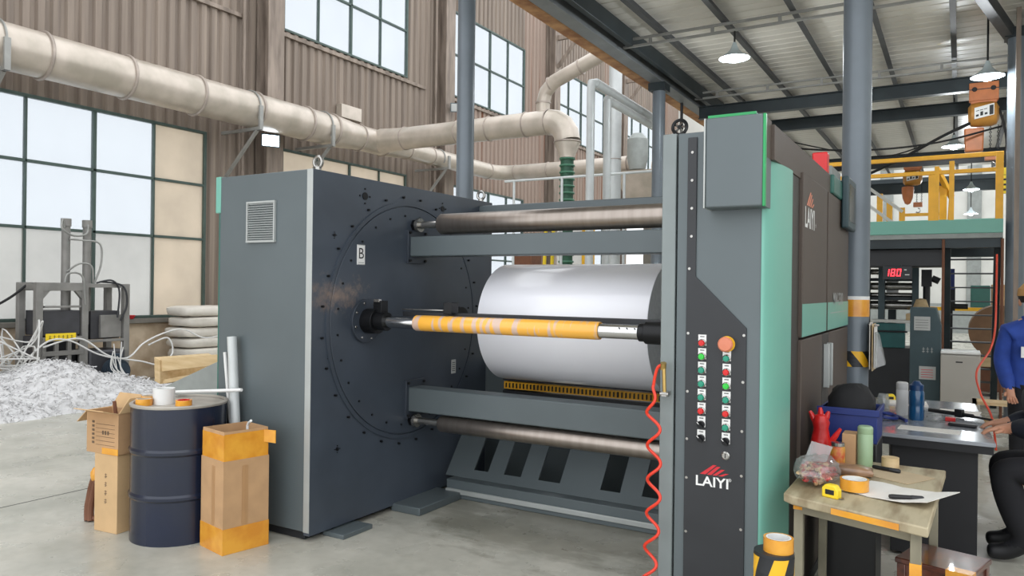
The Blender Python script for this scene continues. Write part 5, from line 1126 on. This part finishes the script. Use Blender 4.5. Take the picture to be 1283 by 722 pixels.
b = MB('package'); b.blob((-.435, 3.88, ZTb + .024), (.10, .055, .026), 16, 8, .08, 9, .7); tag(b.build('food_package', smooth=40), 'crinkled brown food package lying on the wooden table', 'package')
b = MB('carton'); b.box(-.505, -.44, 4.125, 4.235, ZTb, ZTb + .15); tag(b.build('small_carton', bev=.003), 'small brown carton behind the jar on the wooden table', 'carton')
b = MB('wood_pale'); b.cyl((-.29, 4.19, ZTb), (-.29, 4.19, ZTb + .045), .04, n=18); tag(b.build('wooden_block'), 'short round wooden block at the back of the wooden table', 'block')
b = MB('black_plastic'); b.box(-.635, -.36, 4.30, 4.62, 0, .84); tag(b.build('black_cabinet', bev=.006), 'low black cabinet behind the wooden table under the blue crate', 'cabinet')
q = thing('blue_crate', 'blue plastic crate on the low black cabinet behind the table', 'crate', (-.50, 4.45, .84))
b = MB('crate_blue')
for (x0, x1, y0_, y1_) in ((-.14, .14, -.15, -.138), (-.14, .14, .138, .15), (-.14, -.128, -.15, .15), (.128, .14, -.15, .15)): b.box(x0, x1, y0_, y1_, 0, .17)
b.box(-.14, .14, -.15, .15, 0, .01); b.build('crate_wall', q, local=True, bev=.003)
b = MB('crate_blue'); b.box(-.15, .15, -.16, -.148, .14, .175); b.box(.138, .15, -.16, .16, .14, .175); b.build('rim', q, local=True, bev=.003)
b = MB('black_cloth'); b.blob((-.50, 4.45, .99), (.12, .13, .14), 18, 10, .06, 2, .8); tag(b.build('black_jacket', smooth=50), 'bunched black cloth heaped in the blue crate', 'cloth')
# stool
st = thing('wooden_stool', 'glossy red-brown wooden stool with a yellow taped edge beside the table', 'stool', (-.055, 3.96, 0), -.28)
w, d = .155, .15
MB('stool_wood').box(-w, w, -d, d, .395, .42).build('seat', st, local=True, bev=.005)
b = MB('stool_wood'); b.box(-w + .02, w - .02, -d + .015, -d + .03, .33, .395); b.box(-w + .02, w - .02, d - .03, d - .015, .33, .395); b.box(-w + .015, -w + .03, -d + .02, d - .02, .33, .395); b.box(w - .03, w - .015, -d + .02, d - .02, .33, .395); b.build('apron', st, local=True)
for sx in (-1, 1):
    for sy in (-1, 1): MB('stool_wood').box(sx * (w - .025) - .018, sx * (w - .025) + .018, sy * (d - .025) - .018, sy * (d - .025) + .018, 0, .395).build('leg', st, local=True, bev=.003)
MB('tape_yellow').box(w - .10, w + .0015, -d - .0015, -d + .06, .345, .4212).build('tape_patch', st, local=True, smooth=0)
# striped bollard and tape roll on it
bo = thing('hazard_bollard', 'short bollard wrapped in black and yellow hazard tape before the table leg', 'bollard', (-.60, 2.995, 0))
MB('cab_black').cyl((-.60, 2.995, 0), (-.60, 2.995, .634), .073, n=28).build('post', bo)
hazard_wrap((-.60, 2.995), .0742, .40, .62, 1.0, 8, 'hazard_tape', bo)
tape_roll('tape_roll', (-.585, 3.0, .634), .055, .040, .052, 'tape_yellow', 'yellow tape roll resting on top of the hazard bollard', 'white')
b = MB('clear_plastic'); b.blob((.07, 5.05, .04), (.09, .16, .05), 14, 8, .15, 4); tag(b.build('plastic_bag', smooth=25), 'crumpled white plastic bag on the floor under the dark desk edge', 'bag')

# ================================================================== PEOPLE
def skin_body(name, J, E, parent, matfn, sub=2):
    names = list(J); me = bpy.data.meshes.new(name); me.from_pydata([J[k][0] for k in names], [(names.index(a), names.index(b_)) for a, b_ in E], [])
    o = bpy.data.objects.new('tmp_' + name, me); COL.objects.link(o); o.modifiers.new('skin', 'SKIN'); sv = me.skin_vertices[0].data
    for i, k in enumerate(names):
        r_ = J[k][1]; sv[i].radius = r_ if isinstance(r_, tuple) else (r_, r_); sv[i].use_root = (k == 'pelvis')
    ss = o.modifiers.new('sub', 'SUBSURF'); ss.levels = sub; ss.render_levels = sub
    dg = bpy.context.evaluated_depsgraph_get(); me2 = bpy.data.meshes.new_from_object(o.evaluated_get(dg)); bpy.data.objects.remove(o)
    mats = ['skin', 'jacket_blue', 'navy_cloth', 'trousers', 'shoe', 'sole']; me2.materials.clear()
    for k in mats: me2.materials.append(MATS[k])
    for p in me2.polygons: p.material_index = mats.index(matfn(p.center)); p.use_smooth = True
    me2.name = name; oo = bpy.data.objects.new(name, me2); COL.objects.link(oo); oo.parent = parent; return oo
def hand(J, E, wrist, pre, base, dirv, side, up_):
    """palm and five bent fingers growing from the wrist joint"""
    d_ = Vector(dirv).normalized(); s_ = Vector(side).normalized(); u_ = Vector(up_).normalized(); w0 = Vector(base)
    J[pre + 'palm'] = (w0 + d_ * .05, .026); E.append((wrist, pre + 'palm'))
    for i, (off, ln) in enumerate(((-.030, .062), (-.010, .074), (.010, .070), (.029, .055))):
        a = w0 + d_ * .088 + s_ * off; J[pre + 'k%d' % i] = (a, .0105); E.append((pre + 'palm', pre + 'k%d' % i)); p = a
        for j, bend in enumerate((.35, .8)):
            p = p + (d_ * math.cos(bend) - u_ * math.sin(bend)) * ln / 2; J[pre + 'f%d%d' % (i, j)] = (p, .009 - .001 * j); E.append((pre + ('k%d' % i if j == 0 else 'f%d%d' % (i, j - 1)), pre + 'f%d%d' % (i, j)))
    a = w0 + d_ * .035 - s_ * .038 - u_ * .006; J[pre + 't0'] = (a, .0115); E.append((pre + 'palm', pre + 't0')); J[pre + 't1'] = (a + d_ * .04 - s_ * .012 - u_ * .012, .0095); E.append((pre + 't0', pre + 't1'))
# local frame: facing -Y, +X is the figure's left
# standing person in blue
J = {}; E = []
def add(k, p, r_, par=None):
    J[k] = (Vector(p), r_)
    if par: E.append((par, k))
add('pelvis', (0, 0, .92), (.15, .115)); add('waist', (0, 0, 1.03), (.18, .14), 'pelvis'); add('chest', (0, 0, 1.22), (.18, .14), 'waist'); add('upper', (0, .01, 1.34), (.13, .105), 'chest')
add('neck', (0, .0, 1.42), .052, 'upper'); add('jaw', (0, -.015, 1.49), (.062, .07), 'neck'); add('head', (0, .0, 1.575), (.078, .095), 'jaw'); add('crown', (0, .005, 1.64), (.05, .06), 'head'); add('nose', (0, -.10, 1.545), .012, 'head')
for s_, sg in (('L', 1), ('R', -1)):
    add('sh' + s_, (.165 * sg, .01, 1.31), .082, 'upper')
    if sg < 0: add('el' + s_, (-.205, .03, 1.06), .078, 'sh' + s_); add('wr' + s_, (-.185, -.10, .87), .06, 'el' + s_); add('cf' + s_, (-.18, -.135, .835), .032, 'wr' + s_); hand(J, E, 'cf' + s_, s_, (-.18, -.135, .835), (.05, -.5, -.75), (1, 0, 0), (0, .6, -.4))
    else: add('el' + s_, (.25, .03, 1.06), .088, 'sh' + s_); add('wr' + s_, (.22, -.14, .88), .064, 'el' + s_); add('cf' + s_, (.215, -.165, .86), .032, 'wr' + s_); hand(J, E, 'cf' + s_, s_, (.215, -.165, .86), (-.1, -.5, -.75), (-1, 0, 0), (0, .6, -.4))
    add('hp' + s_, (.09 * sg, 0, .84), .095, 'pelvis'); add('kn' + s_, (.10 * sg, -.01, .48), .066, 'hp' + s_); add('an' + s_, (.10 * sg, .02, .10), .048, 'kn' + s_); add('ft' + s_, (.105 * sg, -.07, .045), (.042, .045), 'an' + s_); add('to' + s_, (.11 * sg, -.15, .035), (.04, .032), 'ft' + s_)
def mf1(c):
    if c.z > 1.405: return 'skin'
    if c.z < .845 and (c.y < -.11 or abs(c.x) > .2): return 'skin'
    if c.z > .86 or abs(c.x) > .17: return 'jacket_blue'
    return 'trousers' if c.z > .085 else 'shoe'
p1 = thing('person', 'person in a blue work jacket standing behind the dark desk', 'person', (.515, 7.62, 0), .15)
skin_body('body', J, E, p1, mf1)
b = MB('hair'); b.lathe([(.09, 1.55), (.10, 1.60), (.088, 1.66), (.05, 1.695), (0, 1.70)], (0, .015, 0), 'z', 20); b.build('hair', p1, local=True)
b = MB('cap_tan'); b.lathe([(.102, 1.605), (.106, 1.61), (.10, 1.665), (.06, 1.71), (0, 1.718)], (0, .012, 0), 'z', 22); b.prism([(-.07, -.07), (.07, -.07), (.05, -.155), (0, -.17), (-.05, -.155)], 'z', 1.61, 1.618); b.build('cap', p1, local=True)['label'] = 'tan cap'
b = MB('white_matte'); b.blob((0, -.055, 1.495), (.062, .055, .05), 14, 8); b.build('face_mask', p1, local=True)
b = MB('ink')
for sx in (-.032, .032): b.blob((sx, -.092, 1.572), (.013, .008, .008), 8, 6)
tag(b.build('eyes', p1, local=True), kind='stuff')
b = MB('skin')
for sx in (-.085, .085): b.blob((sx, .01, 1.555), (.014, .026, .036), 8, 6)
tag(b.build('ears', p1, local=True), kind='stuff')
b = MB('jacket_blue'); b.lathe([(.068, 1.37), (.085, 1.375), (.074, 1.435), (.062, 1.44)], (0, .0, 0), 'z', 20); b.build('collar', p1, local=True)
b = MB('white'); b.box(-.105, -.045, -.142, -.132, 1.10, 1.19); b.build('badge', p1, local=True, smooth=0)['label'] = 'white badge'
# seated person in dark clothes
J = {}; E = []
add('pelvis', (0, 0, .55), (.15, .125)); add('waist', (0, -.07, .70), (.16, .13), 'pelvis'); add('chest', (0, -.19, .88), (.19, .145), 'waist'); add('upper', (0, -.27, .99), (.13, .11), 'chest'); add('neck', (0, -.265, 1.07), .052, 'upper'); add('jaw', (0, -.25, 1.14), (.062, .07), 'neck'); add('head', (0, -.225, 1.225), (.078, .095), 'jaw'); add('crown', (0, -.21, 1.29), (.05, .06), 'head'); add('nose', (0, -.325, 1.195), .012, 'head')
for s_, sg in (('L', 1), ('R', -1)):
    add('sh' + s_, (.185 * sg, -.29, .96), .105, 'upper'); add('el' + s_, (.25 * sg, -.29, .82), .09, 'sh' + s_); add('wr' + s_, (.14 * sg, -.41, .815), .062, 'el' + s_); add('cf' + s_, (.13 * sg, -.46, .805), .03, 'wr' + s_); hand(J, E, 'cf' + s_, s_, (.13 * sg, -.46, .803), (-.1 * sg, -1, -.12), (-1 * sg, 0, 0), (0, 0, 1))
    add('hp' + s_, (.10 * sg, -.04, .53), .115, 'pelvis'); add('kn' + s_, (.14 * sg, -.50, .56), .10, 'hp' + s_); add('sn' + s_, (.14 * sg, -.43, .33), .09, 'kn' + s_); add('an' + s_, (.14 * sg, -.37, .13), .07, 'sn' + s_); add('ft' + s_, (.14 * sg, -.46, .062), (.056, .058), 'an' + s_); add('to' + s_, (.14 * sg, -.57, .05), (.054, .045), 'ft' + s_)
def mf2(c):
    if c.z > 1.06: return 'skin'
    if c.y < -.45 and c.z > .7: return 'skin'
    if c.z > .66: return 'navy_cloth'
    return 'trousers' if c.z > .115 else ('shoe' if c.z > .018 else 'sole')
p2 = thing('person', 'seated person in dark navy jacket and black trousers leaning on the desk', 'person', (.72, 5.62, 0), -PI / 2)
skin_body('body', J, E, p2, mf2)
b = MB('hair'); b.lathe([(.09, 1.19), (.10, 1.24), (.088, 1.30), (.05, 1.335), (0, 1.34)], (0, -.205, 0), 'z', 20); b.build('hair', p2, local=True)
b = MB('ink')
for sx in (-.032, .032): b.blob((sx, -.317, 1.222), (.013, .008, .008), 8, 6)
tag(b.build('eyes', p2, local=True), kind='stuff')
q = thing('metal_stool', 'metal stool with a pale seat under the seated person', 'stool', (.76, 5.66, 0))
MB('white_matte').box(.53, .93, 5.43, 5.81, .40, .435).build('seat', q, bev=.01)
for x in (.56, .90):
    for y in (5.46, 5.78): MB('steel').cyl((x, y, 0), (x, y, .40), .014, n=10).build('leg', q)
